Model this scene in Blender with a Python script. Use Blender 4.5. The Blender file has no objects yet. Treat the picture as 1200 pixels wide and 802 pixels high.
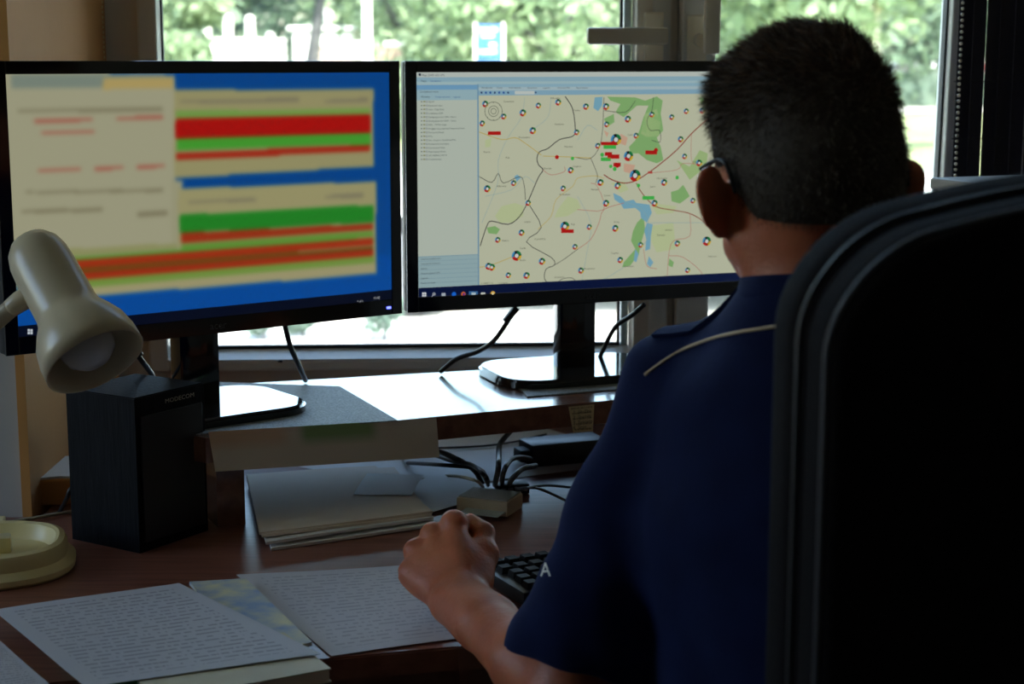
import bpy, bmesh, math, random
import numpy as np
from mathutils import Vector, Matrix, noise
from mathutils.bvhtree import BVHTree
random.seed(7); np.random.seed(7)
SC = bpy.context.scene; COL = SC.collection
R = math.radians

# ------------------------------------------------------------------ camera
FPX = 1950.0; PITCH = R(9.58); CAMZ = 1.32
cd = bpy.data.cameras.new('camera'); cam = bpy.data.objects.new('camera', cd); COL.objects.link(cam)
cam.location = (0, 0, CAMZ); cam.rotation_euler = (R(90) - PITCH, 0, 0)
cd.sensor_width = 36; cd.lens = 36 * FPX / 1200; cd.clip_start = .05; cd.clip_end = 500
cd.dof.use_dof = True; cd.dof.focus_distance = 1.95; cd.dof.aperture_fstop = 7.0
SC.camera = cam
# ------------------------------------------------------------------ sky, sun, exposure
w = bpy.data.worlds.new('sky'); SC.world = w; w.use_nodes = True
nt = w.node_tree; bg = nt.nodes['Background']
sky = nt.nodes.new('ShaderNodeTexSky'); sky.sky_type = 'NISHITA'; sky.sun_disc = False
sky.sun_elevation = R(48); sky.sun_rotation = R(150); sky.dust_density = 2.5; sky.air_density = 1.2
nt.links.new(sky.outputs[0], bg.inputs[0]); bg.inputs[1].default_value = 0.5
sd = bpy.data.lights.new('sun', 'SUN'); sd.energy = 8.5; sd.angle = R(.6); sd.color = (1, .95, .86)
sun = bpy.data.objects.new('sun', sd); COL.objects.link(sun)
sun.rotation_euler = Vector((.30, -.80, 1.0)).to_track_quat('Z', 'Y').to_euler()
pd = bpy.data.lights.new('window_portal', 'AREA'); pd.shape = 'RECTANGLE'; pd.size = 1.5; pd.size_y = 1.45
try: pd.cycles.is_portal = True
except Exception: pass
po = bpy.data.objects.new('window_portal', pd); COL.objects.link(po)
po.location = (.05, 2.82, 1.55); po.rotation_euler = (R(-90), 0, 0)
pd2 = pd.copy(); pd2.size = 1.4; pd2.size_y = 1.2; po2 = bpy.data.objects.new('added_window_portal', pd2); COL.objects.link(po2)  # sampling portal for the unseen window added on the left
po2.location = (-2.56, 1.4, 1.6); po2.rotation_euler = (0, R(-90), 0)
SC.view_settings.view_transform = 'Standard'; SC.view_settings.look = 'None'
SC.view_settings.gamma = 1; SC.view_settings.exposure = 1.3
SC.cycles.use_denoising = True
SC.cycles.max_bounces = 10; SC.cycles.diffuse_bounces = 6; SC.cycles.sample_clamp_indirect = 8

# ------------------------------------------------------------------ pixel helpers
_f = Vector((0, math.cos(PITCH), -math.sin(PITCH))); _u = Vector((0, math.sin(PITCH), math.cos(PITCH)))
CAM = Vector((0, 0, CAMZ))
def ray(px, py): return Vector((1, 0, 0)) * ((px - 600) / FPX) + _u * ((401 - py) / FPX) + _f
def at(px, py, Y):
    d = ray(px, py); return CAM + d * (Y / d.y)
def on(px, py, z):
    d = ray(px, py); return CAM + d * ((z - CAMZ) / d.z)
DZ = 0.74; SZ = 0.866

# ------------------------------------------------------------------ object helpers
def props(o, label=None, cat=None, group=None, kind=None):
    if label: o['label'] = label
    if cat: o['category'] = cat
    if group: o['group'] = group
    if kind: o['kind'] = kind
    return o
def obj(name, mesh, mats=None, parent=None, smooth=False, **k):
    if isinstance(mesh, bmesh.types.BMesh):
        me = bpy.data.meshes.new(name); mesh.to_mesh(me); mesh.free(); mesh = me
    if mats is not None:
        for m in (mats if isinstance(mats, (list, tuple)) else [mats]): mesh.materials.append(m)
    if smooth:
        mesh.polygons.foreach_set('use_smooth', [True] * len(mesh.polygons))
        if smooth != 'all':
            try: mesh.set_sharp_from_angle(angle=R(38))
            except Exception: pass
    o = bpy.data.objects.new(name, mesh); COL.objects.link(o)
    if parent is not None: o.parent = parent
    return props(o, **k)
def thing(name, loc, rz=0, label=None, cat=None, group=None, kind=None):
    o = bpy.data.objects.new(name, None); COL.objects.link(o); o.empty_display_size = .05
    o.location = loc; o.rotation_euler = (0, 0, rz)
    return props(o, label, cat, group, kind)
def bmx(bm, size, loc=(0, 0, 0), rot=None, bevel=0, seg=2):
    r = bmesh.ops.create_cube(bm, size=1)
    vs = r['verts']
    bmesh.ops.scale(bm, vec=size, verts=vs)
    if bevel:
        es = list({e for v in vs for e in v.link_edges})
        g = bmesh.ops.bevel(bm, geom=es, offset=bevel, segments=seg, affect='EDGES', profile=.6)
        vs = list({v for f in g['faces'] for v in f.verts} | {v for v in vs if v.is_valid})
    if rot is not None:
        M = rot if isinstance(rot, Matrix) else Matrix.Rotation(rot, 3, 'Z')
        bmesh.ops.rotate(bm, cent=(0, 0, 0), matrix=M.to_3x3(), verts=vs)
    bmesh.ops.translate(bm, vec=loc, verts=vs)
    return vs
def box(size, loc=(0, 0, 0), rot=None, bevel=0, seg=2):
    bm = bmesh.new(); bmx(bm, size, loc, rot, bevel, seg); return bm
def lathe(prof, n=40, cap=True):
    bm = bmesh.new(); rings = []
    for r, z in prof:
        rings.append([bm.verts.new((r * math.cos(a), r * math.sin(a), z)) for a in [2 * math.pi * i / n for i in range(n)]])
    for a, b in zip(rings, rings[1:]):
        for i in range(n): bm.faces.new((a[i], a[(i + 1) % n], b[(i + 1) % n], b[i]))
    if cap: 
        if prof[0][0] > 1e-4: bm.faces.new(rings[0][::-1])
        if prof[-1][0] > 1e-4: bm.faces.new(rings[-1])
    bmesh.ops.remove_doubles(bm, verts=bm.verts, dist=1e-6)
    bmesh.ops.recalc_face_normals(bm, faces=bm.faces)
    return bm
def catmull(pts, n=8):
    pts = [Vector(p) for p in pts]; P = [pts[0] * 2 - pts[1]] + pts + [pts[-1] * 2 - pts[-2]]; out = []
    for i in range(1, len(P) - 2):
        for k in range(n):
            t = k / n; a, b, c, d = P[i - 1:i + 3]
            out.append(.5 * ((2 * b) + (c - a) * t + (2 * a - 5 * b + 4 * c - d) * t * t + (3 * b - a - 3 * c + d) * t ** 3))
    out.append(pts[-1]); return out
def tube(pts, r, n=10, bm=None, smooth=8, flat=1.0):
    bm = bm or bmesh.new()
    P = catmull(pts, smooth) if smooth else [Vector(p) for p in pts]
    rr = r if callable(r) else (lambda t: r)
    up = Vector((0, 0, 1)); rings = []
    for i, p in enumerate(P):
        t = (P[min(i + 1, len(P) - 1)] - P[max(i - 1, 0)]).normalized()
        s = t.cross(up)
        if s.length < .05: s = t.cross(Vector((1, 0, 0)))
        s.normalize(); q = s.cross(t)
        if rings and s.dot(ps) < 0: s = -s; q = -q
        ps = s; a = rr(i / (len(P) - 1))
        rings.append([bm.verts.new(p + s * a * math.cos(x) + q * a * flat * math.sin(x)) for x in [2 * math.pi * k / n for k in range(n)]])
    for a, b in zip(rings, rings[1:]):
        for i in range(n): bm.faces.new((a[i], a[(i + 1) % n], b[(i + 1) % n], b[i]))
    bm.faces.new(rings[0][::-1]); bm.faces.new(rings[-1])
    bmesh.ops.recalc_face_normals(bm, faces=bm.faces)
    return bm
def prism(poly, z0, z1, bevel=0):
    bm = bmesh.new()
    b = [bm.verts.new((p[0], p[1], z0)) for p in poly]; t = [bm.verts.new((p[0], p[1], z1)) for p in poly]
    bm.faces.new(b[::-1]); top = bm.faces.new(t); n = len(poly)
    for i in range(n): bm.faces.new((b[i], b[(i + 1) % n], t[(i + 1) % n], t[i]))
    bmesh.ops.recalc_face_normals(bm, faces=bm.faces)
    if bevel:
        es = [e for e in bm.edges if all(abs(v.co.z - z1) < 1e-7 for v in e.verts)]
        bmesh.ops.bevel(bm, geom=es, offset=bevel, segments=2, affect='EDGES')
    return bm
def rrect(wx, wy, r, n=8, power=None):
    out = []
    for cx, cy, a0 in ((wx/2-r, wy/2-r, 0), (-wx/2+r, wy/2-r, 90), (-wx/2+r, -wy/2+r, 180), (wx/2-r, -wy/2+r, 270)):
        for i in range(n + 1):
            a = R(a0 + 90 * i / n); out.append((cx + r * math.cos(a), cy + r * math.sin(a)))
    return out

# ------------------------------------------------------------------ materials
def mat(name, col, rough=.5, metal=0, spec=.5, coat=0, **k):
    m = bpy.data.materials.new(name); m.use_nodes = True; b = m.node_tree.nodes['Principled BSDF']
    b.inputs['Base Color'].default_value = (*col, 1); b.inputs['Roughness'].default_value = rough
    b.inputs['Metallic'].default_value = metal; b.inputs['Specular IOR Level'].default_value = spec
    b.inputs['Coat Weight'].default_value = coat; b.inputs['Coat Roughness'].default_value = .08
    for kk, v in k.items(): b.inputs[kk].default_value = v
    return m
def nodes(m): return m.node_tree.nodes, m.node_tree.links, m.node_tree.nodes['Principled BSDF']
def mottled(name, c1, c2, scale=8, rough=.5, bump=.0, stretch=(1, 1, 1), detail=5, bscale=None, spec=.5, coat=0, **k):
    m = mat(name, c1, rough, spec=spec, coat=coat, **k); N, L, b = nodes(m)
    tc = N.new('ShaderNodeTexCoord'); mp = N.new('ShaderNodeMapping'); mp.inputs['Scale'].default_value = stretch
    nz = N.new('ShaderNodeTexNoise'); nz.inputs['Scale'].default_value = scale; nz.inputs['Detail'].default_value = detail
    rp = N.new('ShaderNodeValToRGB'); rp.color_ramp.elements[0].color = (*c1, 1); rp.color_ramp.elements[1].color = (*c2, 1)
    rp.color_ramp.elements[0].position = .35; rp.color_ramp.elements[1].position = .65
    L.new(tc.outputs['Object'], mp.inputs[0]); L.new(mp.outputs[0], nz.inputs[0]); L.new(nz.outputs[0], rp.inputs[0]); L.new(rp.outputs[0], b.inputs['Base Color'])
    if bump:
        n2 = N.new('ShaderNodeTexNoise'); n2.inputs['Scale'].default_value = bscale or scale * 4; n2.inputs['Detail'].default_value = 6
        L.new(mp.outputs[0], n2.inputs[0])
        bp = N.new('ShaderNodeBump'); bp.inputs['Strength'].default_value = bump; bp.inputs['Distance'].default_value = .002
        L.new(n2.outputs[0], bp.inputs['Height']); L.new(bp.outputs[0], b.inputs['Normal'])
    return m
M = {}
M['wood'] = mottled('wood_laminate', (.18, .062, .040), (.28, .11, .075), 9, .28, .06, (1, 14, 6), bscale=60)
M['riser_wood'] = mottled('riser_laminate', (.15, .06, .035), (.23, .10, .06), 9, .22, .05, (1, 14, 6), bscale=60, coat=.7)
M['black_wood'] = mottled('black_veneer', (.002, .0025, .004), (.006, .006, .009), 20, .6, .5, (9, 9, 1), bscale=30, spec=.12)
M['gloss_black'] = mat('gloss_black', (.006, .006, .007), .08, coat=.6)
M['black'] = mat('black_plastic', (.010, .010, .012), .38)
M['cable'] = mat('cable_black', (.012, .012, .014), .45)
M['cable_beige'] = mat('cable_beige', (.45, .40, .28), .5)
M['cream'] = mottled('cream_plastic', (.70, .58, .28), (.78, .66, .36), 3, .36)
M['lampwhite'] = mottled('lamp_enamel', (.56, .47, .32), (.62, .53, .37), 3, .28)
M['frame'] = mottled('window_plastic', (.72, .70, .66), (.78, .76, .72), 5, .35)
M['frame_tan'] = mottled('window_frame_plastic', (.72, .64, .54), (.77, .69, .58), 5, .4)
M['handle'] = mat('handle_plastic', (.86, .76, .60), .35)
M['gasket'] = mat('gasket', (.012, .012, .014), .6)
M['wall'] = mottled('wall_paint', (.50, .47, .45), (.55, .52, .49), 3, .85, .15, bscale=120)
M['reveal'] = mottled('reveal_paint', (.60, .27, .07), (.66, .31, .09), 3, .8, .2, bscale=120)
M['ceil'] = mat('ceiling_paint', (.78, .76, .72), .9); M['room'] = mottled('room_paint', (.56, .50, .43), (.60, .54, .46), 3, .85)
M['floor'] = mottled('floor_lino', (.10, .075, .05), (.14, .10, .07), 14, .45)
M['chair'] = mottled('chair_fabric', (.004, .003, .004), (.008, .006, .007), 180, .92, .5, bscale=900, spec=.12)
M['chair_side'] = mat('chair_piping', (.012, .012, .016), .5)
M['shirt'] = mottled('navy_cotton', (.0020, .0052, .034), (.0032, .0075, .044), 30, .85, .35, bscale=900, spec=.12, **{'Sheen Weight': .12, 'Sheen Roughness': .5, 'Sheen Tint': (.25, .4, .9, 1)})
M['trousers'] = mottled('navy_trousers', (.008, .010, .020), (.012, .014, .026), 30, .9)
M['pipe_thread'] = mat('piping_thread', (.55, .42, .28), .7)
M['white_letter'] = mat('white_print', (.75, .75, .72), .6)
M['shoe'] = mat('shoe_leather', (.012, .011, .010), .35)
M['metal'] = mat('steel', (.4, .4, .42), .3, 1)
M['bulb'] = mat('bulb_glass', (.75, .75, .78), .12, **{'Transmission Weight': .3})
M['card'] = mat('card', (.55, .60, .55), .4)
M['hubm'] = mat('hub_plastic', (.70, .55, .36), .45)
M['hubtop'] = mat('hub_top', (.50, .46, .40), .45)

skin = mottled('skin', (.44, .115, .050), (.54, .16, .075), 25, .48, .35, bscale=220)
b_ = skin.node_tree.nodes['Principled BSDF']
b_.inputs['Subsurface Weight'].default_value = .4; b_.inputs['Subsurface Radius'].default_value = (1, .25, .1); b_.inputs['Subsurface Scale'].default_value = .008
M['skin'] = skin
hair = mat('hair', (.03, .02, .014), .62, spec=.25); N, L, b = nodes(hair)
ca = N.new('ShaderNodeVertexColor'); ca.layer_name = 'hc'; L.new(ca.outputs[0], b.inputs['Base Color'])
M['hair'] = hair

def paper_mat(name, base, ink=(.12, .13, .2), strength=.5, pitch=.0075, seed=0, margin=True):
    m = mat(name, base, .6, spec=.3); N, L, b = nodes(m)
    tc = N.new('ShaderNodeTexCoord'); sp = N.new('ShaderNodeSeparateXYZ'); L.new(tc.outputs['UV'], sp.inputs[0])
    def mth(op, a, bb=None, c=None):
        n = N.new('ShaderNodeMath'); n.operation = op
        for i, v in enumerate((a, bb, c)):
            if v is None: continue
            if isinstance(v, (int, float)): n.inputs[i].default_value = v
            else: L.new(v, n.inputs[i])
        return n.outputs[0]
    row = mth('MULTIPLY', sp.outputs[1], .29 / pitch)
    fr = mth('FRACT', row); line = mth('COMPARE', fr, .5, .17)
    rid = mth('FLOOR', row)
    cmb = N.new('ShaderNodeCombineXYZ'); L.new(mth('MULTIPLY', sp.outputs[0], 34), cmb.inputs[0]); L.new(mth('MULTIPLY', rid, 7.3), cmb.inputs[1]); cmb.inputs[2].default_value = seed
    nz = N.new('ShaderNodeTexNoise'); nz.inputs['Scale'].default_value = 1.0; nz.inputs['Detail'].default_value = 3; L.new(cmb.outputs[0], nz.inputs[0])
    word = mth('GREATER_THAN', nz.outputs[0], .47)
    inx = mth('MULTIPLY', mth('GREATER_THAN', sp.outputs[0], .08), mth('LESS_THAN', sp.outputs[0], .92))
    iny = mth('MULTIPLY', mth('GREATER_THAN', sp.outputs[1], .06), mth('LESS_THAN', sp.outputs[1], .94))
    k = mth('MULTIPLY', mth('MULTIPLY', line, word), mth('MULTIPLY', inx, iny)); k = mth('MULTIPLY', k, strength)
    mx = N.new('ShaderNodeMix'); mx.data_type = 'RGBA'; L.new(k, mx.inputs[0]); mx.inputs[6].default_value = (*base, 1); mx.inputs[7].default_value = (*ink, 1)
    L.new(mx.outputs[2], b.inputs['Base Color'])
    return m
M['paper'] = mat('paper_plain', (.80, .79, .78), .65, spec=.3)
M['paper_text'] = paper_mat('paper_written', (.60, .61, .68), (.08, .09, .18), .45, pitch=.0115)
M['paper_text2'] = paper_mat('paper_written_second', (.62, .61, .66), (.12, .11, .2), .35, pitch=.0115, seed=3.3)
M['paper_old'] = mottled('paper_aged', (.74, .61, .49), (.80, .67, .55), 6, .7)
M['note'] = paper_mat('note_yellow', (.70, .58, .34), (.15, .1, .05), .8, pitch=.06, seed=5)

def glass_mat():
    m = bpy.data.materials.new('window_glass'); m.use_nodes = True; N, L = m.node_tree.nodes, m.node_tree.links
    N.remove(N['Principled BSDF']); out = N['Material Output']
    t = N.new('ShaderNodeBsdfTransparent'); t.inputs[0].default_value = (.93, .97, .96, 1)
    g = N.new('ShaderNodeBsdfGlossy'); g.inputs['Roughness'].default_value = .02
    d = N.new('ShaderNodeBsdfDiffuse'); d.inputs[0].default_value = (.8, .85, .82, 1)
    fr = N.new('ShaderNodeFresnel'); fr.inputs[0].default_value = 1.45
    m1 = N.new('ShaderNodeMixShader'); L.new(fr.outputs[0], m1.inputs[0]); L.new(t.outputs[0], m1.inputs[1]); L.new(g.outputs[0], m1.inputs[2])
    nz = N.new('ShaderNodeTexNoise'); nz.inputs['Scale'].default_value = 70; tc = N.new('ShaderNodeTexCoord'); L.new(tc.outputs['Object'], nz.inputs[0])
    mr = N.new('ShaderNodeMapRange'); mr.inputs[1].default_value = .45; mr.inputs[2].default_value = .8; mr.inputs[3].default_value = .02; mr.inputs[4].default_value = .10
    L.new(nz.outputs[0], mr.inputs[0])
    m2 = N.new('ShaderNodeMixShader'); L.new(mr.outputs[0], m2.inputs[0]); L.new(m1.outputs[0], m2.inputs[1]); L.new(d.outputs[0], m2.inputs[2]); L.new(m2.outputs[0], out.inputs[0])
    return m
M['glass'] = glass_mat()
def emit_attr(name, strength):
    m = bpy.data.materials.new(name); m.use_nodes = True; N, L, b = nodes(m)
    b.inputs['Base Color'].default_value = (.01, .01, .01, 1); b.inputs['Roughness'].default_value = .35
    ca = N.new('ShaderNodeVertexColor'); ca.layer_name = 'px'; L.new(ca.outputs[0], b.inputs['Emission Color']); b.inputs['Emission Strength'].default_value = strength
    return m
def srgb(c): return tuple(((x / 255 + .055) / 1.055) ** 2.4 if x / 255 > .04045 else x / 255 / 12.92 for x in c)

# ================================================================== SETTING
WY = 2.60; WYAW = R(3.3)           # window plane
def wp(x, y, z):                   # window frame of reference: x along the wall, y outwards
    return Vector((-.63 + (x + .63) * math.cos(WYAW) - y * math.sin(WYAW), WY + (x + .63) * math.sin(WYAW) + y * math.cos(WYAW), z))
def wbox(x0, x1, y0, y1, z0, z1, bevel=0.0):
    return box((x1 - x0, y1 - y0, z1 - z0), wp((x0 + x1) / 2, (y0 + y1) / 2, (z0 + z1) / 2), WYAW, bevel)
def st(name, bm, m, **k): return obj(name, bm, m, kind='structure', **k)
st('floor', box((5.2, 6.4, .1), (0, -.3, -.05)), M['floor'])
st('ceiling', box((5.2, 6.4, .1), (0, -.3, 2.75)), M['ceil'])
wl_ = bmesh.new()        # left wall, with an unseen window opening added to light the desk
for a in ((-3.5, .8, 0, 2.7), (2.0, 2.9, 0, 2.7), (.8, 2.0, 0, .9), (.8, 2.0, 2.3, 2.7)): bmx(wl_, (.1, a[1] - a[0], a[3] - a[2]), (-2.55, (a[0] + a[1]) / 2, (a[2] + a[3]) / 2))
st('wall_left', wl_, M['room'])
w3 = bmesh.new()
for a in ((.8, .87, .9, 2.3), (1.93, 2.0, .9, 2.3), (.87, 1.93, .9, .97), (.87, 1.93, 2.23, 2.3)): bmx(w3, (.07, a[1] - a[0], a[3] - a[2]), (-2.55, (a[0] + a[1]) / 2, (a[2] + a[3]) / 2))
w3 = st('window_added', w3, M['frame'])  # frame of the added window, out of view, giving soft side light
st('wall_right', box((.1, 6.4, 2.7), (2.55, -.3, 1.35)), M['room'])
st('wall_back', box((5.2, .1, 2.7), (0, -3.45, 1.35)), M['room'])
st('wall_beside_window', box((1.92, .8, 2.7), (-1.59, 2.09 + .4, 1.35)), M['wall'])
st('trim_1', box((.012, .50, 2.7), (-.627, 2.335, 1.35)), M['reveal'])      # painted side of the window niche
st('wall_below_window', wbox(-.66, 2.6, .0, .25, 0, .80), M['wall'])
st('wall_above_window', wbox(-.66, 2.6, -.0, .25, 2.32, 2.7), M['wall'])
st('wall_right_of_window', wbox(.86, 2.7, .0, .25, .8, 2.32), M['wall'])
for nm, sx in (('baseboard_left', -1), ('baseboard_right', 1)):
    st(nm, box((.015, 5.2, .08), (sx * 2.49, -.8, .04)), M['wood'])

def ring(x0, x1, z0, z1, wd, y0, y1, bevel=.003, wb=None):
    bm = bmesh.new(); wb = wb or wd
    for a in ((x0, x0 + wd, z0, z1), (x1 - wd, x1, z0, z1), (x0 + wd, x1 - wd, z0, z0 + wb), (x0 + wd, x1 - wd, z1 - wd, z1)):
        bmx(bm, (a[1] - a[0], y1 - y0, a[3] - a[2]), ((a[0] + a[1]) / 2, (y0 + y1) / 2, (a[2] + a[3]) / 2), None, bevel)
    return bm
WM = Matrix.Translation(wp(0, 0, 0)) @ Matrix.Rotation(WYAW, 4, 'Z')
# fixed frame
win = thing('window_1', (0, 0, 0), kind='structure'); win.matrix_world = WM
fr = bmesh.new()
for a in ((-.635, -.572, .80, 2.32), (.225, .262, .80, 2.32), (.80, .86, .80, 2.32), (-.572, .225, .80, .838), (.262, .80, .80, .838), (-.572, .80, 2.26, 2.32)):
    bmx(fr, (a[1] - a[0], .07, a[3] - a[2]), ((a[0] + a[1]) / 2, .035, (a[2] + a[3]) / 2), None, .003)
obj('window_frame', fr, M['frame_tan'], win)
# left sash
sx0, sx1, sz0, sz1 = -.574, .248, .835, 2.27
sash = obj('sash', ring(sx0, sx1, sz0, sz1, .030, -.018, .050, .004, .017), M['frame'], win)
obj('glazing_bead', ring(sx0 + .018, sx1 - .055, sz0 + .018, sz1 - .018, .0125, .036, .048, .002), M['frame'], sash)
obj('stile', box((.055, .062, sz1 - sz0 - .004), (.2215, .0145, (sz0 + sz1) / 2), None, .004), M['frame_tan'], sash)
obj('gasket', ring(sx0 + .028, sx1 - .070, sz0 + .029, sz1 - .028, .0045, .026, .037, 0), M['gasket'], sash)
obj('pane', box((sx1 - sx0 - .08, .005, sz1 - sz0 - .05), ((sx0 + sx1 - .03) / 2, .033, (sz0 + sz1) / 2)), M['glass'], sash)
obj('drain_cap', box((.007, .004, .004), (-.368, -.020, .851), None, .001), M['gasket'], win)
def handle_parts(parent, x, z, up, y=-.018):
    pl = obj('handle_plate', box((.030, .010, .076), (x, y - .005, z), None, .003), M['handle'], parent)
    bm = bmesh.new()
    if up:
        tube([(x + .004, y - .008, z), (x + .004, y - .035, z)], .011, 14, bm, 0)
        bmx(bm, (.024, .018, .13), (x + .016, y - .045, z + .045), None, .005)
    else:
        tube([(x + .004, y - .008, z), (x + .004, y - .035, z)], .011, 14, bm, 0)
        bmx(bm, (.125, .018, .026), (x - .046, y - .045, z + .001), None, .006)
    obj('handle_lever', bm, M['handle'], parent, smooth=True)
sb_ = box((sx1 - sx0 - .075, .048, .003), (0, 0, 0), Matrix.Rotation(R(12), 3, 'X')); o = obj('sill_bead', sb_, M['frame'], sash); o.location = ((sx0 + sx1 - .03) / 2, .006, .8570)
handle_parts(win, .220, 1.357, False)
# right sash, tilted inwards at the top
win2 = thing('window_2', (0, 0, 0), kind='structure')
win2.matrix_world = WM @ Matrix.Translation((0, 0, .84)) @ Matrix.Rotation(R(2.6), 4, 'X')
ax0, ax1 = .262, .735
obj('sash', ring(ax0, ax1, 0, 1.42, .052, -.022, .04, .004), M['frame'], win2)
obj('gasket', ring(ax0 + .052, ax1 - .052, .052, 1.368, .003, .0, .02, 0), M['gasket'], win2)
obj('pane', box((ax1 - ax0 - .1, .005, 1.33), ((ax0 + ax1) / 2, .012, .71)), M['glass'], win2)
handle_parts(win2, .283, .514, True, -.022)
# beaded cord of a roller shade on the left, over the frame
cord = thing('blind_cord', wp(-.636, -.03, 1.25), label='cream beaded blind cord hanging at the left end of the window', cat='blind cord')
bm = bmesh.new()
for k in range(120):
    for dx in (0, .012):
        bmesh.ops.create_icosphere(bm, subdivisions=1, radius=.0032, matrix=Matrix.Translation((dx, 0, -.13 + k * .0075 + dx * .3)))
for dx in (0, .012): tube([(dx, 0, -.13), (dx, 0, .77)], .0012, 6, bm, 0)
o = obj('bead_chain', bm, M['cream'], cord, smooth='all'); o['kind'] = 'stuff'

# dark vertical blind gathered on the right
bl = thing('vertical_blind', wp(.795, -.13, .84), WYAW, label='black vertical blind gathered beside the right edge of the window', cat='blind')
slm = mottled('blind_slat', (.012, .008, .014), (.022, .014, .026), 30, .6)
s0 = None
for k in range(19):
    bm = bmesh.new()
    a = R(28 + 6 * math.sin(k * 1.7))
    bmx(bm, (.030, .0016, 1.44), (0, 0, .72), Matrix.Rotation(a, 3, 'Z'))
    o = obj('slat', bm, slm, bl); o.location = (-.118 + k * .0215, .002 * math.sin(k * 2.1), 0)
obj('head_rail', box((.42, .05, .03), (.03, 0, 1.455)), M['black'], bl)
for zz in (.08, .33, .405, .50): pass
for j in range(5):
    obj('link_cord', tube([(-.14, -.022, .11 + j * .085), (.22, -.022, .112 + j * .085)], .0009, 6, None, 0), M['black'], bl)
bm = bmesh.new()
for k in range(150): bmesh.ops.create_icosphere(bm, subdivisions=1, radius=.0028, matrix=Matrix.Translation((-.134, -.03, .03 + k * .0085)))
o = obj('bead_chain', bm, M['lampwhite'], bl, smooth='all'); o['kind'] = 'stuff'

# ================================================================== DESK AND RISER
front = [(-420, 842), (-200, 822), (0, 806), (200, 789), (380, 773), (455, 765.5), (537, 758.5), (650, 753.5), (760, 753), (900, 760), (1100, 785), (1300, 830)]
fp = [on(x, y, DZ) for x, y in front]
poly = [(p.x, p.y) for p in fp] + [(1.6, fp[-1].y), (1.6, 2.70), wp(1.5, -.005, 0).xy[:], wp(-.61, -.005, 0).xy[:], (-.61, 2.08), (fp[0].x, 2.08)]
poly = [tuple(p) for p in poly]
desk = thing('desk', (0, 0, 0), label='reddish brown wooden desk with a gently curved front edge', cat='desk')
obj('desktop', prism(poly, DZ - .024, DZ, .002), M['wood'], desk)
fr_in = [(p.x, p.y + .04) for p in fp]
bm = bmesh.new()
for (a, b2) in zip(fr_in, fr_in[1:]):
    vs = [bm.verts.new((*a, .10)), bm.verts.new((*b2, .10)), bm.verts.new((*b2, DZ - .024)), bm.verts.new((*a, DZ - .024))]
    vb = [bm.verts.new(v.co + Vector((0, .018, 0))) for v in vs]
    bm.faces.new(vs); bm.faces.new(vb[::-1])
    for i in range(4): bm.faces.new((vs[i], vb[i], vb[(i + 1) % 4], vs[(i + 1) % 4]))
for v in bm.verts:
    if v.co.z < .2: v.co.z = .62
obj('apron', bm, M['wood'], desk)
for x, y in ((-.85, 1.75), (1.5, 1.75)):
    obj('side_panel', box((.025, .55, DZ - .024), (x, y, (DZ - .024) / 2)), M['wood'], desk)

rf0, rf1 = on(466, 493, SZ), on(700, 471, SZ)
rb0, rb1 = on(330, 447, SZ), on(590, 432, SZ)
def lx(a, b, X): t = (X - a.x) / (b.x - a.x); return a.y + (b.y - a.y) * t
XL, XR = -.52, .95
rpoly = [(XL, lx(rf0, rf1, XL)), (XR, lx(rf0, rf1, XR)), (XR, min(lx(rb0, rb1, XR), wp(XR, -.03, 0).y)), (XL, lx(rb0, rb1, XL))]
# keep the back edge clear of the sash
bx_ = [(-.52), (-.2), (.1), (.4), (.95)]
rpoly = [(-.525, 2.12), (-.50, 2.077), (-.374, lx(rf0, rf1, -.374)), (.45, lx(rf0, rf1, .45))] + [(x, min(lx(rb0, rb1, x), wp(x, -.035, 0).y)) for x in (.45, .3, .1, -.1, -.3, -.525)]
riser = thing('monitor_riser', (0, 0, 0), label='long brown wooden riser shelf carrying the two monitors across the desk', cat='shelf')
obj('shelf_board', prism(rpoly, SZ - .031, SZ, .0015), M['riser_wood'], riser)
s_ang = math.atan2(rf1.y - rf0.y, rf1.x - rf0.x)
sp_ = on(272, 617, DZ)
for p_, dep in ((sp_, .22), (Vector((.42, lx(rf0, rf1, .42) + .02, 0)), .18)):
    c = Vector((p_.x, p_.y, 0)) + Vector((-math.sin(s_ang), math.cos(s_ang), 0)) * (dep / 2 + .002)
    obj('support_panel', box((.036, dep, SZ - .031 - DZ), (c.x, c.y, (SZ - .031 + DZ) / 2), s_ang), M['riser_wood'], riser)

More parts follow.
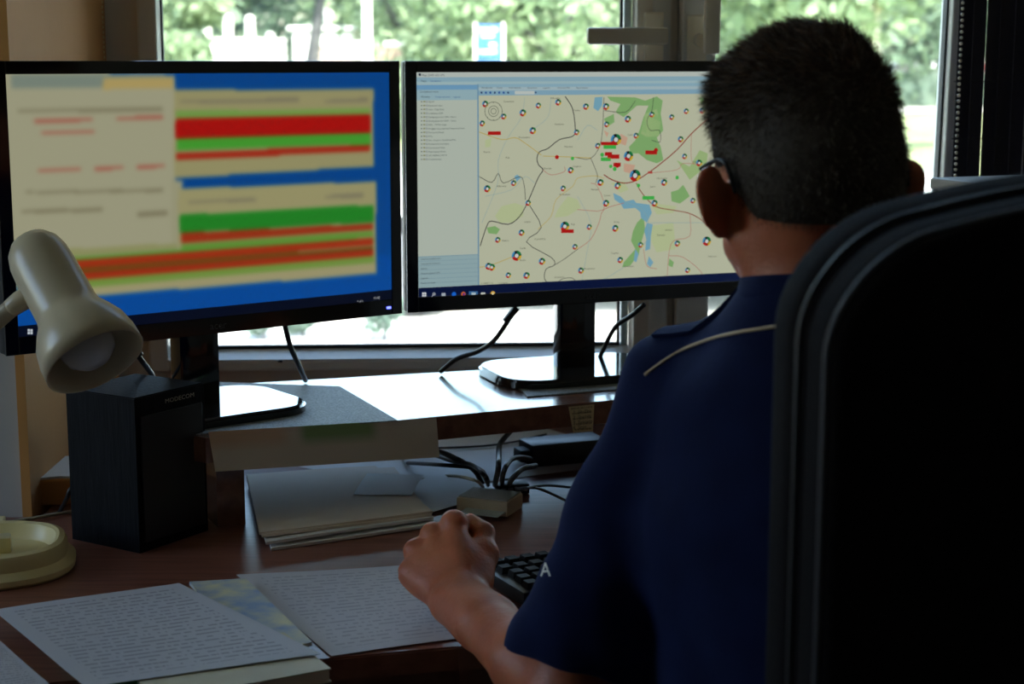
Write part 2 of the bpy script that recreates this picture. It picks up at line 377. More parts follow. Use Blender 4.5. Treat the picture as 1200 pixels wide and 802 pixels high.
# ================================================================== SCREEN CANVAS
def text2d(s, size):
    cu = bpy.data.curves.new('t', 'FONT'); cu.body = s; cu.size = size; cu.resolution_u = 2
    o = bpy.data.objects.new('t', cu); COL.objects.link(o); bpy.context.view_layer.update()
    me = bpy.data.meshes.new_from_object(o.evaluated_get(bpy.context.evaluated_depsgraph_get()))
    V = [(v.co.x, v.co.y) for v in me.vertices]; F = [tuple(p.vertices) for p in me.polygons]
    bpy.data.objects.remove(o); bpy.data.curves.remove(cu); bpy.data.meshes.remove(me)
    return V, F
class Canvas:
    """flat coloured pieces lying on a plane (local x, z), each layer a hair nearer the viewer"""
    def __init__(s, inv): s.V = []; s.F = []; s.C = []; s.inv = inv; s.k = 0
    def add(s, pts, faces, col, layer):
        n = len(s.V); y = -.00012 * (layer + s.k)
        s.V += [(p[0], y, p[1]) for p in pts]; s.F += [tuple(i + n for i in f) for f in faces]; s.C += [srgb(col)] * len(faces)
    def poly(s, pts, col, layer=1):
        P = [s.inv(*p) for p in pts]
        bm = bmesh.new(); f = bm.faces.new([bm.verts.new((p[0], p[1], 0)) for p in P])
        bm.verts.index_update()
        r = bmesh.ops.triangulate(bm, faces=[f]); F = [[v.index for v in g.verts] for g in bm.faces]; F2 = []
        for g in F:
            a, b, c = (P[i] for i in g)
            ar = (b[0]-a[0])*(c[1]-a[1]) - (b[1]-a[1])*(c[0]-a[0])
            F2.append(g if ar > 0 else g[::-1])
        bm.free(); s.add(P, F2, col, layer)
    def rect(s, x0, y0, x1, y1, col, layer=1): s.poly([(x0, y0), (x1, y0), (x1, y1), (x0, y1)], col, layer)
    def line(s, pts, wd, col, layer=2):       # wd in metres
        P = [Vector(s.inv(*p)) for p in pts]
        for a, b in zip(P, P[1:]):
            d = (b - a)
            if d.length < 1e-6: continue
            d.normalize(); n = Vector((-d.y, d.x)) * wd / 2; e = d * wd * .3
            s.add([a - n - e, b - n + e, b + n + e, a + n - e], [(0, 1, 2, 3)], col, layer)
    def disc(s, x, y, r, col, layer=3, a0=0, a1=360, n=14, r0=0):
        c = s.inv(x, y); A = [R(a0 + (a1 - a0) * i / n) for i in range(n + 1)]
        if r0:
            P = [(c[0] + r * math.cos(a), c[1] + r * math.sin(a)) for a in A] + [(c[0] + r0 * math.cos(a), c[1] + r0 * math.sin(a)) for a in A]
            s.add(P, [(i, i + 1, i + n + 2, i + n + 1) for i in range(n)], col, layer)
        else:
            P = [c] + [(c[0] + r * math.cos(a), c[1] + r * math.sin(a)) for a in A]
            s.add(P, [(0, i + 1, i + 2) for i in range(n)], col, layer)
    def text(s, x, y, t, size, col, layer=4):  # lower-left corner of the text at a pixel, size in metres
        c = s.inv(x, y); V, F = text2d(t, size)
        s.add([(c[0] + a, c[1] + b) for a, b in V], F, col, layer)
    def mesh(s, name):
        me = bpy.data.meshes.new(name); me.from_pydata(s.V, [], s.F)
        at_ = me.color_attributes.new('px', 'FLOAT_COLOR', 'CORNER'); buf = []
        for f, c in zip(s.F, s.C): buf += [c[0], c[1], c[2], 1] * len(f)
        at_.data.foreach_set('color', buf); return me

# ================================================================== MONITORS
MW, MH = .55, .338
def monitor(corner, yaw, label, zt=1.3205):
    """corner: front bottom-left corner (x, y); local x runs right, -y faces the viewer"""
    root = thing('computer_monitor', (corner[0], corner[1], SZ), yaw, label, 'monitor', None)
    zb = zt - MH - SZ
    bm = bmesh.new()
    bmx(bm, (MW, .022, MH), (MW / 2, .0112, zb + MH / 2), None, .004)
    bmx(bm, (MW * .82, .02, MH * .78), (MW / 2, .030, zb + MH / 2), None, .008)
    bmx(bm, (.20, .025, .16), (MW / 2, .048, zb + MH * .42), None, .006)
    obj('housing', bm, M['black'], root, smooth=True)
    bz = bmesh.new(); y = -.0012
    for a in ((0, .016, 0, MH), (MW - .016, MW, 0, MH), (.016, MW - .016, MH - .015, MH), (.016, MW - .016, 0, .021)):
        bmx(bz, (a[1] - a[0], .004, a[3] - a[2]), ((a[0] + a[1]) / 2, 0, zb + (a[2] + a[3]) / 2), None, .0008)
    obj('bezel', bz, M['gloss_black'], root)
    obj('neck', box((.056, .030, .14), (MW / 2, .070, .008 + .07), None, .004), M['gloss_black'], root, smooth=True)
    bs = prism(rrect(.265, .185, .055), .0022, .014, .004)
    b = obj('base', bs, M['gloss_black'], root, smooth=True); b.location = (MW / 2, .068, 0)
    V, F = text2d('acer', .0135); me = bpy.data.meshes.new('lettering'); me.from_pydata([(v[0] + MW / 2 - .014, -.0024, v[1] + zb + .006) for v in V], [], F)
    obj('lettering', me, mat('grey_print', (.10, .10, .10), .4), root)
    lamp = obj('power_light', box((.006, .002, .003), (MW - .022, -.0026, zb + .010)), mat('blue_led', (.05, .05, 1), .3, **{'Emission Color': (.08, .1, 1, 1), 'Emission Strength': 2.5}), root)
    def inv(px, py):
        r_ = ray(px, py); u = Vector((math.cos(yaw), math.sin(yaw), 0)); n = Vector((-math.sin(yaw), math.cos(yaw), 0))
        P0 = Vector((corner[0], corner[1], 0)); t = (P0 - CAM).dot(n) / r_.dot(n); h = CAM + r_ * t
        return ((h - P0).dot(u), h.z - SZ)
    return root, inv, zb
YL, YR = R(37.4), R(20.4)
mL, invL, zb = monitor((-.587, 1.900), YL, 'left monitor showing blurred tables with red and green bars on blue')
mR, invR, zb = monitor((-.1425, 2.238), YR, 'right monitor showing a regional map with coloured markers')

# --- left picture: a grid coloured cell by cell, softly blurred tables
nx, ny = 330, 190
SX0, SX1, SZ0, SZ1 = .016, MW - .016, zb + .021, zb + MH - .015
gx = np.linspace(SX0, SX1, nx); gz = np.linspace(SZ0, SZ1, ny)
uL = np.array([math.cos(YL), math.sin(YL), 0])
GX, GZ = np.meshgrid(gx, gz)
Pw = np.stack([-.587 + GX * uL[0], 1.900 + GX * uL[1], GZ + SZ - CAMZ], -1)
fv = np.array(_f); uv_ = np.array(_u); dep = Pw @ fv
PX = 600 + FPX * Pw[..., 0] / dep; PY = 401 - FPX * (Pw @ uv_) / dep
img = np.zeros((ny, nx, 3)); img[:] = (8, 84, 170)
def fill(x0, x1, yl0, yr0, yl1, yr1, c):
    """region between two slanted lines; y given at x0 and x1"""
    t = (PX - x0) / (x1 - x0); a = yl0 + (yr0 - yl0) * t; b = yl1 + (yr1 - yl1) * t
    m = (PX >= x0) & (PX <= x1) & (PY >= a) & (PY <= b); img[m] = c
img[PY > 300] = (10, 92, 190)
fill(0, 204, 84, 88, 340, 300, (196, 194, 160)); 
fill(200, 213, 212, 212, 300, 300, (190, 188, 152)); fill(12, 203, 88, 88, 104, 104, (150, 165, 150)); fill(120, 203, 92, 91, 106, 104, (214, 190, 120))
fill(203, 437, 106, 105, 210, 196, (186, 180, 128))
fill(205, 433, 131, 128, 140, 135, (140, 190, 90)); fill(205, 433, 140, 135, 163, 157, (206, 22, 18)); fill(206, 433, 164, 157, 178, 170, (84, 190, 60)); fill(206, 433, 180, 171, 188, 178, (200, 50, 30))
fill(208, 440, 222, 213, 300, 322, (190, 184, 132))
fill(210, 437, 253, 241, 274, 261, (44, 160, 48)); fill(212, 436, 274, 263, 286, 270, (190, 62, 30)); fill(212, 436, 287, 271, 297, 278, (120, 180, 70))
fill(20, 206, 296, 286, 360, 330, (176, 178, 120))
fill(80, 437, 303, 279, 308, 284, (90, 190, 70)); fill(80, 436, 307, 280, 316, 288, (200, 60, 28)); fill(80, 436, 316, 289, 322, 293, (130, 90, 30)); fill(80, 436, 322, 293, 330, 300, (200, 55, 28))
fill(80, 438, 330, 301, 340, 309, (140, 180, 80)); fill(80, 439, 340, 309, 350, 322, (196, 188, 140))
for a in ((40, 108, 141), (136, 190, 138), (48, 110, 155), (44, 94, 199), (110, 144, 197), (160, 192, 195)): fill(a[0], a[1], a[2], a[2] - 2, a[2] + 4, a[2] + 2, (200, 120, 100))
for a in ((20, 190, 130, 3), (30, 190, 225, 3), (24, 120, 247, 4), (160, 195, 250, 5), (210, 350, 118, 4), (380, 430, 118, 4), (220, 300, 236, 3), (380, 425, 230, 4)): fill(a[0], a[1], a[2], a[2] - 3, a[2] + a[3], a[2] - 2 + a[3], (158, 152, 120))
m_ = (PX < 203) & (PX > 170) & (PY > 205) & (PY < 216); 
def blur(a, r):
    k = np.exp(-np.linspace(-2, 2, 2 * r + 1) ** 2); k /= k.sum()
    p = np.pad(a, ((r, r), (0, 0), (0, 0)), 'edge'); a = sum(k[i] * p[i:i + a.shape[0]] for i in range(2 * r + 1))
    p = np.pad(a, ((0, 0), (r, r), (0, 0)), 'edge'); return sum(k[i] * p[:, i:i + a.shape[1]] for i in range(2 * r + 1))
img = blur(blur(img, 4), 2)
sharp = (PY > 0)
tb = GZ < SZ0 + .012; img[tb] = (6, 16, 40)
cells = img[:-1, :-1].reshape(-1, 3) / 255.
lin = np.where(cells > .04045, ((cells + .055) / 1.055) ** 2.4, cells / 12.92)
me = bpy.data.meshes.new('screen')
V = np.stack([GX.ravel(), np.full(GX.size, -.0006), GZ.ravel()], 1)
ii = (np.arange(ny - 1)[:, None] * nx + np.arange(nx - 1)[None, :]).ravel()
F = np.stack([ii, ii + 1, ii + nx + 1, ii + nx], 1)
me.from_pydata(V.tolist(), [], F.tolist())
ca = me.color_attributes.new('px', 'FLOAT_COLOR', 'CORNER')
ca.data.foreach_set('color', np.repeat(np.concatenate([lin, np.ones((len(lin), 1))], 1), 4, 0).ravel())
M['scrL'] = emit_attr('screen_light_tables', .22); M['scrR'] = emit_attr('screen_light_map', .28)
sL = obj('screen', me, M['scrL'], mL)
cv = Canvas(invL)
for dx, dy in ((0, 0), (3.2, 0), (0, 3.4), (3.2, 3.2)): cv.rect(32 + dx, 389 - dy, 34.7 + dx, 391.8 - dy, (230, 240, 250), 9)
cv.disc(49, 388, .0018, (220, 230, 240), 9, n=10, r0=.0012); cv.line([(47.5, 390), (46, 392.5)], .0008, (220, 230, 240), 9)
cv.text(437, 351, '11:42', .0048, (220, 225, 230), 9); cv.text(433, 355.5, '07.09.2016', .0040, (220, 225, 230), 9); cv.text(418, 355, '^ d )', .005, (220, 225, 230), 9)
obj('taskbar_icons', cv.mesh('icons'), M['scrL'], mL, kind='stuff')

# --- right picture: the map
cv = Canvas(invR)
def full(px0, py0, px1, py1): return px0, py0, px1, py1
x0l, x1l = SX0, SX1
def cadd(x0, x1, z0, z1, c, l): cv.add([(x0, z0), (x1, z0), (x1, z1), (x0, z1)], [(0, 1, 2, 3)], c, l)
cadd(SX0, SX1, SZ0, SZ1, (193, 204, 190), 4)
cadd(SX0, SX1, SZ0, SZ0 + .0125, (8, 22, 62), 14)
cadd(SX0, SX1, SZ1 - .0065, SZ1, (198, 208, 200), 5)
mx0 = invR(561, 200)[0]; mtop = invR(561, 112)[1]
cadd(SX0, SX1, SZ1 - .0125, SZ1 - .0065, (150, 186, 200), 5)
cadd(SX0, SX1, SZ1 - .016, SZ1 - .0125, (170, 200, 205), 5)
cadd(mx0 - .001, SX1, mtop + .011, SZ1 - .016, (150, 188, 204), 5)
cadd(mx0 - .001, SX1, mtop + .0065, mtop + .011, (176, 200, 206), 5)
cadd(mx0 - .001, SX1, mtop, mtop + .0065, (140, 180, 200), 5)
cadd(SX0, mx0 - .002, SZ1 - .023, SZ1 - .0165, (120, 170, 205), 5)
cadd(SX0, mx0 - .002, SZ1 - .037, SZ1 - .023, (160, 192, 200), 5)
cadd(SX0, mx0 - .002, SZ0 + .0125, SZ0 + .0555, (158, 186, 190), 5)
cadd(mx0 - .002, mx0, SZ0 + .0125, SZ1 - .016, (120, 160, 185), 6)
MAPBG = (202, 206, 178)
cadd(mx0, SX1, SZ0 + .0125, mtop, MAPBG, 5)
for k in range(7): cadd(SX0, mx0 - .002, SZ0 + .0125 + .006 * (k + 1), SZ0 + .0129 + .006 * (k + 1), (120, 150, 165), 6)
dk = (60, 66, 76); bl_ = (50, 90, 150)
cv.rect(490.5, 86, 493, 89, (30, 40, 60), 7)
cv.text(494, 89.3, 'Mapa SWD GIS GPS', .0038, dk, 7)
cv.text(493, 96, 'Mapa', .0036, (20, 25, 30), 7); cv.text(504, 96, 'Ustawienia', .0034, bl_, 7)
cv.text(492, 108.5, 'Zarządzanie mapą', .0034, dk, 7)
cv.text(493, 114.5, 'Warstwy', .0034, (20, 25, 30), 7); cv.text(510, 114.5, 'Punkty adresowe', .0030, bl_, 7); cv.text(531, 114.5, 'Legenda', .0030, bl_, 7)
names = ['GSOP', 'Kamienie Lubin', 'Linie i Ciągi Rzek', 'Lokalizacja GSM', 'Zasięg łączności GSM - Miasto', 'Zasięg łączności GSM - Gmina', 'KRK - TETRA mapa', 'Podgląd mapy zagrożeń bezpieczeństwa', 'Posterunki Policji', 'POL', 'Stac. drogowa OpenStreetMap', 'Podział administracyjny', 'Komisariaty Policji', 'Mapa topograficzna', 'GP_MAPKA_ORTO', 'Ortofotomapa']
for i, t in enumerate(names):
    y = 120.3 + i * 4.50
    cv.text(502, y, t, .0031, dk, 7); cv.rect(498.8, y - 2, 501, y, (120, 130, 140), 7); cv.rect(499.3, y - 1.6, 500.5, y - .4, (200, 205, 200), 8); cv.rect(496, y - 2, 498, y - .3, (140, 140, 90), 7); cv.disc(493.8, y - 1, .0009, dk, 7, n=6)
for i, t in enumerate(['Lista tras pojazdowych', 'Lista patroli i zdarzeń', 'Adresy', 'Historia zdarzeń GPS', 'Legenda', 'Punkty na mapie', 'Skala']):
    cv.text(493, 304.6 + i * 5.65, t, .0031, dk, 7)
for x, t in ((564, 'Warszawska'), (582, 'Policja'), (596, 'Punkt dojazdu'), (618, 'Geometria'), (636, 'Legenda'), (653, 'Zdarzenia POI'), (675, 'Raportowanie')): cv.text(x, 103.8, t, .0031, dk, 7)
for i in range(7): cv.disc(564 + i * 5.2, 108.6, .0016, (30, 80, 160) if i % 3 else (50, 70, 110), 7, n=6)
cv.rect(603, 106.6, 626, 110.6, (205, 214, 208), 7); cv.disc(627.5, 108.4, .0013, (50, 70, 110), 7)
def S(x, y): return (460 + x / 2.586, 60 + y / 2.586)      # survey points were read off a 2.586x crop
G1, G2, BLU, GL = (140, 186, 118), (168, 196, 134), (128, 180, 200), (196, 208, 160)
for c, P in ((G1, [(650,138),(735,140),(765,150),(800,137),(818,150),(812,190),(820,240),(800,262),(812,290),(820,330),(800,340),(770,330),(745,310),(720,310),(716,290),(735,270),(748,240),(760,200),(775,165),(740,165),(700,200),(675,185),(690,160),(660,150)]),
             (G2, [(765,190),(800,175),(812,215),(806,258),(770,260),(752,250)]), (G1, [(930,140),(960,140),(962,165),(935,160)]),
             (G1, [(843,427),(865,420),(880,405),(892,425),(900,440),(870,462),(845,455)]), (G1, [(728,545),(740,520),(760,500),(765,540),(752,585),(745,620),(735,600),(722,575)]),
             (G1, [(700,640),(735,600),(745,615),(720,650),(695,655)]), (GL, [(310,500),(330,470),(370,460),(398,470),(395,500),(360,520),(325,520)]),
             (GL, [(500,480),(530,440),(560,450),(570,475),(530,500),(490,505)]), (G1, [(285,535),(310,530),(325,540),(315,555),(290,552)]), (GL, [(780,530),(850,520),(858,600),(800,610),(785,580)]),
             (G2, [(860,330),(900,350),(930,300),(955,310),(950,350),(900,390)]), (GL, [(780,460),(860,470),(850,490),(800,495)]), (GL, [(660,400),(700,395),(715,420),(690,430)]), (G1, [(838,628),(852,640),(848,655),(835,650)]),
             (G1, [(640,205),(670,190),(672,215),(650,230)]), (GL, [(280,270),(300,262),(296,290),(280,292)])):
    cv.poly([S(*p) for p in P], c, 6)
for P in ([(612,140),(636,138),(634,165),(622,182),(608,172)], [(668,430),(690,440),(705,455),(730,450),(738,460),(778,465),(785,490),(770,520),(752,505),(750,488),(735,475),(700,478),(690,462),(672,450)],
          [(770,520),(788,525),(782,560),(780,600),(765,605),(768,570),(762,545)], [(735,600),(745,615),(738,640),(730,635)], [(776,622),(790,640),(780,655),(770,645)], [(368,380),(378,374),(388,384),(376,396)]):
    cv.poly([S(*p) for p in P], BLU, 7)
K = (60, 58, 62); BR = (150, 60, 50); YE = (200, 176, 90); BW = (150, 180, 180); PK = (190, 120, 110)
for wd, c, P in ((.0015, K, [(523,138),(545,175),(553,235),(545,258),(505,268),(470,295),(445,305),(437,325),(442,345),(455,360),(440,385),(410,455),(385,500),(350,525),(300,515),(285,530),(265,590)]),
                 (.0012, K, [(410,460),(450,535),(405,578),(480,625),(490,648),(465,660),(460,690),(480,712)]), (.001, K, [(262,380),(300,398),(320,370),(335,400),(385,380),(398,405),(402,450)]),
                 (.0009, K, [(500,712),(510,692),(545,688),(560,712)]), (.0009, K, [(490,648),(520,630),(560,600)]), (.001, PK, [(560,600),(600,570),(625,520),(640,480),(700,460)]),
                 (.0009, K, [(642,180),(705,185),(735,150)]), (.0009, K, [(640,140),(632,270),(600,325),(555,322)]), (.0009, K, [(600,325),(620,375),(615,400)]), (.0009, K, [(790,140),(785,180),(770,210),(780,240),(808,240),(810,275),(785,270)]),
                 (.0018, BR, [(960,200),(905,250),(860,300),(800,350),(765,375),(735,393),(700,400),(665,390),(640,375)]), (.0014, BR, [(738,400),(755,430),(795,470),(850,482),(900,492),(940,515),(970,548)]),
                 (.0012, YE, [(455,318),(520,320),(600,324)]), (.0012, YE, [(262,245),(330,268),(370,262),(400,278),(450,315)]), (.0012, YE, [(262,655),(300,648),(375,618)]), (.001, YE, [(440,540),(480,500),(495,450),(545,410),(560,385),(610,378),(640,385)]),
                 (.0007, BW, [(400,140),(390,200),(350,260),(320,330),(318,400),(270,520)]), (.0007, BW, [(480,140),(470,200),(420,240)]), (.0008, BW, [(560,270),(590,225),(620,240)]), (.0008, BW, [(780,520),(860,520),(960,520)]), (.0008, BW, [(700,655),(640,690),(560,710)]),
                 (.0009, PK, [(455,360),(480,375),(520,365),(520,350)]), (.0009, PK, [(560,480),(640,480),(620,410),(600,400)]), (.0008, PK, [(770,370),(860,360),(880,340),(940,345)]), (.0008, PK, [(905,250),(905,330),(925,345)]),
                 (.0009, PK, [(836,620),(880,625),(935,670),(940,712)]), (.0009, PK, [(900,492),(900,560),(850,575),(836,620),(830,712)]), (.0008, PK, [(760,600),(770,650),(800,660)]), (.0007, BW, [(280,440),(360,420),(400,380),(430,400)]), (.0007, BW, [(560,440),(600,520),(590,600),(570,712)]), (.0008, BW, [(700,455),(740,470),(770,500),(775,560),(750,600)])):
    q = catmull([(*S(*p), 0) for p in P], 3); cv.line([(p[0], p[1]) for p in q], wd * .85, c, 8)
def marker(x, y, s=1.0):
    x, y = S(x, y); r = .0042 * s
    cv.disc(x, y, r, (20, 26, 30), 10, n=16)
    cv.disc(x, y, r, (24, 128, 70), 11, 10, 80, 6, r * .5); cv.disc(x, y, r, (220, 180, 50), 11, -70, 0, 5, r * .55); cv.disc(x, y, r, (196, 30, 28), 11, -160, -75, 6, r * .45); cv.disc(x, y, r, (70, 150, 200), 11, 120, 200, 6, r * .6)
    cv.disc(x, y, r * .42, (225, 225, 220), 12, n=8)
pts = [(280,160),(441,165),(501,155),(394,187),(336,198),(271,219),(424,241),(557,246),(585,168),(646,168),(648,222),(712,206),(785,192),(845,200),(889,182),(938,180),(872,267),(737,256),(621,287),(884,319),(928,339),(539,361),(366,400),(286,417),(410,460),(516,416),(629,398),(681,408),(822,398),(909,453),(646,461),(793,461),(390,550),(318,572),(595,533),(552,593),(674,537),(751,587),(689,633),(862,583),(893,664),(452,637),(350,679),(405,680),(570,665),(290,652),(300,655)]
for x, y in pts: marker(x, y, random.choice((.95, 1.05, 1.15)))
for x, y, s in ((676,268,1.9), (714,318,1.7), (734,377,2.0), (521,531,1.6), (375,620,1.7), (951,576,1.6)): marker(x, y, s)
RD, GN = (190, 24, 22), (70, 190, 80)
for x0, y0, x1, y1, c in ((288,243,327,254,RD), (630,275,675,285,RD), (638,285,676,296,GN), (642,306,664,317,RD), (650,313,686,326,RD), (630,322,660,333,GN), (765,301,800,313,RD), (756,439,792,450,GN), (510,540,548,551,RD), (668,338,690,350,RD)):
    cv.poly([S(x0, y0), S(x1, y0), S(x1, y1), S(x0, y1)], c, 13)
for x, y, r, c in ((497,321,.0030,RD), (797,300,.0032,RD), (634,314,.003,GN), (680,346,.0036,RD), (544,325,.0026,GN), (660,349,.0026,GN), (672,357,.003,GN), (861,383,.0028,GN), (744,407,.0028,GN)): cv.disc(*S(x, y), r, c, 13, n=9)
cv.rect(*S(772,364), *S(786,371), (190, 80, 70), 13)
for c, P in (((214,176,150), [(690,250),(712,262),(706,286),(688,280)]), ((214,176,150), [(700,340),(735,345),(725,372),(700,365)]), ((214,176,150), [(640,240),(655,248),(648,262)])): cv.poly([S(*p) for p in P], c, 7)
# compass control
for r in (.0130, .0076, .0042): cv.disc(*S(305,182), r, (120, 125, 110), 12, n=28, r0=r - .0009)
for a in range(0, 360, 45): cv.disc(S(305,182)[0] + 5.2 * 1.93 * math.cos(R(a)) , S(305,182)[1] + 5.2 * 1.93 * math.sin(R(a)), .0007, (90, 95, 90), 13, n=5)
towns = 'Gaworzyce Polkowice Rudna Chobienia Prochowice Malczyce Kunice Ruja Złotoryja Chojnów Lubin Miłkowice Krotoszyce Męcinka Jawor Mściwojów Udanin Kostomłoty Środa Wołów Brzeg Wińsko Żmigród Trzebnica'.split()
for i, (x, y) in enumerate([(335,155),(478,145),(550,182),(490,224),(382,264),(520,292),(275,308),(342,325),(455,358),(545,352),(712,256),(315,412),(505,437),(600,422),(780,413),(800,388),(398,520),(430,572),(385,600),(330,577),(670,520),(825,545),(660,615),(620,702),(700,655),(955,625),(385,636),(490,688),(580,662),(910,338),(640,440),(540,527),(800,560),(250,540)]):
    p = S(x, y)
    if p[0] > 560: cv.text(p[0], p[1], towns[i % len(towns)], .0034, (66, 66, 60), 9)
cv.text(563, 333, 'X: 4080571.76', .0030, (40, 40, 40), 12); cv.text(563, 337, 'Y: 50 171 N', .0030, (40, 40, 40), 12); cv.text(584, 333, 'E: 5546741', .0030, (40, 40, 40), 12); cv.text(584, 337, 'N: 16 51 784', .0030, (40, 40, 40), 12)
# taskbar
yT = 345.3; cv.k = 7
for dx, dy in ((0, 0), (2.6, 0), (0, 2.6), (2.6, 2.6)): cv.rect(494.2 + dx, yT - 2.6 + dy, 496.4 + dx, yT - .4 + dy, (235, 240, 245), 9)
cv.disc(508.2, yT - .8, .0020, (225, 230, 235), 9, n=10, r0=.0013); cv.line([(507, yT + .5), (505.6, yT + 2.4)], .0007, (225, 230, 235), 9)
cv.rect(517, yT - 2, 521.5, yT + 1.5, (180, 190, 200), 9)
cv.disc(531.5, yT - .5, .0032, (30, 110, 220), 9, n=14); cv.disc(542.5, yT - .8, .0032, (220, 110, 40), 9, n=14); cv.disc(543, yT - .6, .0018, (120, 50, 140), 10)
cv.rect(549, yT - 4, 559.5, yT + 3, (60, 110, 160), 8); cv.rect(552, yT - 2.5, 557, yT + .5, (190, 210, 220), 9); cv.rect(563, yT - 2.6, 568, yT + 1, (210, 214, 205), 9); cv.disc(577, yT - 1.3, .0034, (230, 180, 70), 9, n=14); cv.disc(577, yT - 1.3, .0016, (240, 225, 180), 10)
obj('screen', cv.mesh('screen'), M['scrR'], mR)

# perforated mats under the stands
matm = mottled('grey_mat', (.13, .13, .12), (.30, .30, .28), 420, .6, .6, bscale=400)
def quad_slab(name, corners, z, th, m, **k):
    P = [on(*c, z) for c in corners]; bm = prism([(p.x, p.y) for p in P], z, z + th)
    return obj(name, bm, m, **k)
quad_slab('desk_mat', [(190, 513), (466, 494), (398, 454), (250, 449)], SZ + .0004, .0015, matm, label='grey perforated mat under the left monitor stand', cat='mat')
quad_slab('desk_mat', [(618, 466), (790, 452), (770, 424), (592, 437)], SZ + .0004, .0015, matm, label='grey perforated mat under the right monitor stand', cat='mat')

# ================================================================== SPEAKER
sn, sl_, sr_ = on(164, 649, DZ), on(85, 632, DZ), on(244, 622, DZ); sbk = sl_ + sr_ - sn
SH = .189
spk = thing('desktop_speaker', (sn.x, sn.y, DZ), label='black wooden desktop speaker standing beside the white lamp', cat='speaker')
bm = prism([((p - sn).x, (p - sn).y) for p in (sn, sr_, sbk, sl_)], .0, SH, .0015)
obj('cabinet', bm, M['black_wood'], spk)
e = (sr_ - sn); ang = math.atan2(e.y, e.x)
nrm = Vector((math.sin(ang), -math.cos(ang), 0))
g = obj('grille', box((e.length - .014, .003, SH - .035), tuple((sr_ - sn) * .5 + nrm * .0018 + Vector((0, 0, SH * .5 - .006))), ang, .001), M['black'], spk)
V, F = text2d('MODECOM', .0085); me = bpy.data.meshes.new('lettering')
o0 = (sr_ - sn) * .42 + nrm * .001
me.from_pydata([tuple(o0 + e.normalized() * v[0] * 1.15 + Vector((0, 0, SH - .0145 + v[1] * .9))) for v in V], [], F)
obj('lettering', me, mat('silver_print', (.55, .50, .42), .4), spk)

# ================================================================== LAMP
LD = 1.74
lamp = thing('desk_lamp', on(-30, 655, DZ), label='cream plastic desk lamp with a rounded shade and tray base', cat='lamp')
lo = Vector(lamp.location)
A, B = at(44, 300, LD + .035), at(112, 424, LD - .035)
axis = (B - A).normalized(); q = axis.to_track_quat('Z', 'Y')
Lh = (B - A).length
prof = [(0.0005, -.026), (.012, -.0245), (.022, -.019), (.029, -.009), (.0325, .004), (.0335, .02), (.034, Lh * .52), (.036, Lh * .58), (.043, Lh * .66), (.050, Lh * .76), (.0535, Lh * .88), (.054, Lh), (.0515, Lh), (.050, Lh * .88), (.046, Lh * .76), (.038, Lh * .66), (.031, Lh * .56), (.031, .02), (.02, 0), (.0005, -.004)]
sh = obj('lamp_shade', lathe(prof, 48, False), M['lampwhite'], lamp, smooth='all'); sh.location = A - lo; sh.rotation_mode = 'QUATERNION'; sh.rotation_quaternion = q
bb = obj('bulb', lathe([(.0005, Lh * 1.02), (.016, Lh * 1.0), (.026, Lh * .94), (.030, Lh * .86), (.027, Lh * .77), (.018, Lh * .66), (.013, Lh * .55), (.013, Lh * .4)], 32, False), M['bulb'], lamp, smooth='all'); bb.location = A - lo; bb.rotation_mode = 'QUATERNION'; bb.rotation_quaternion = q
j0 = at(52, 338, LD + .015); j1 = at(26, 352, LD + .01); j2 = at(12, 362, LD + .01)
obj('swivel_joint', tube([j0 - lo, j1 - lo, j2 - lo], lambda t: .013 - .003 * t, 20, None, 6), M['lampwhite'], lamp, smooth='all')
armp = [j2, at(-8, 380, LD + .01), at(-60, 430, LD), at(-95, 500, LD - .005), at(-90, 590, LD - .01), at(-70, 640, LD - .01)]
bm = bmesh.new(); P = catmull([p - lo for p in armp], 16)
tube(P, .0085, 16, bm, 0)
for i in range(0, len(P) - 1, 1):
    for f_ in (0, .5):
        c = P[i].lerp(P[i + 1], f_); d = (P[i + 1] - P[i]).normalized()
        tube([c - d * .0014, c + d * .0014], .0097, 14, bm, 0)
obj('flexible_arm', bm, M['lampwhite'], lamp, smooth=True)
# tray base: flange, rim, sunk floor with a raised block, ribbed vent at the back
bc = on(-36, 668, DZ)
def oval(wx, wy, n=48, p=2.6):
    return [(wx / 2 * math.copysign(abs(math.cos(a)) ** (2 / p), math.cos(a)), wy / 2 * math.copysign(abs(math.sin(a)) ** (2 / p), math.sin(a))) for a in [2 * math.pi * i / n for i in range(n)]]
def ringstack(levels):
    bm = bmesh.new(); rs = []
    for wx, wy, z in levels: rs.append([bm.verts.new((x, y, z)) for x, y in oval(wx, wy)])
    n = len(rs[0])
    for a, b in zip(rs, rs[1:]):
        for i in range(n): bm.faces.new((a[i], a[(i + 1) % n], b[(i + 1) % n], b[i]))
    bm.faces.new(rs[0][::-1]); bm.faces.new(rs[-1]); bmesh.ops.recalc_face_normals(bm, faces=bm.faces); return bm
bs = obj('base', ringstack([(.232, .182, 0), (.240, .190, .004), (.240, .190, .010), (.230, .180, .015), (.222, .172, .017), (.222, .172, .028), (.216, .166, .034), (.204, .154, .036), (.196, .146, .034), (.190, .140, .020), (.184, .134, .016)]), M['cream'], lamp, smooth=True)
bs.location = bc - lo; bs.rotation_euler = (0, 0, R(12))
bk = obj('tray_divider', box((.13, .026, .020), (-.018, .012, .0245), R(4), .004), M['cream'], bs, smooth=True)
vt = bmesh.new(); 
for i in range(10):
    for j in range(4): bmx(vt, (.006, .006, .003), (-.10 + i * .0105, .100 + j * .0105, .0255))
bmx(vt, (.15, .055, .008), (-.045, .115, .0205), None, .002)
obj('ribbed_vent', vt, M['cream'], bs)
lamp_floor_fix = None

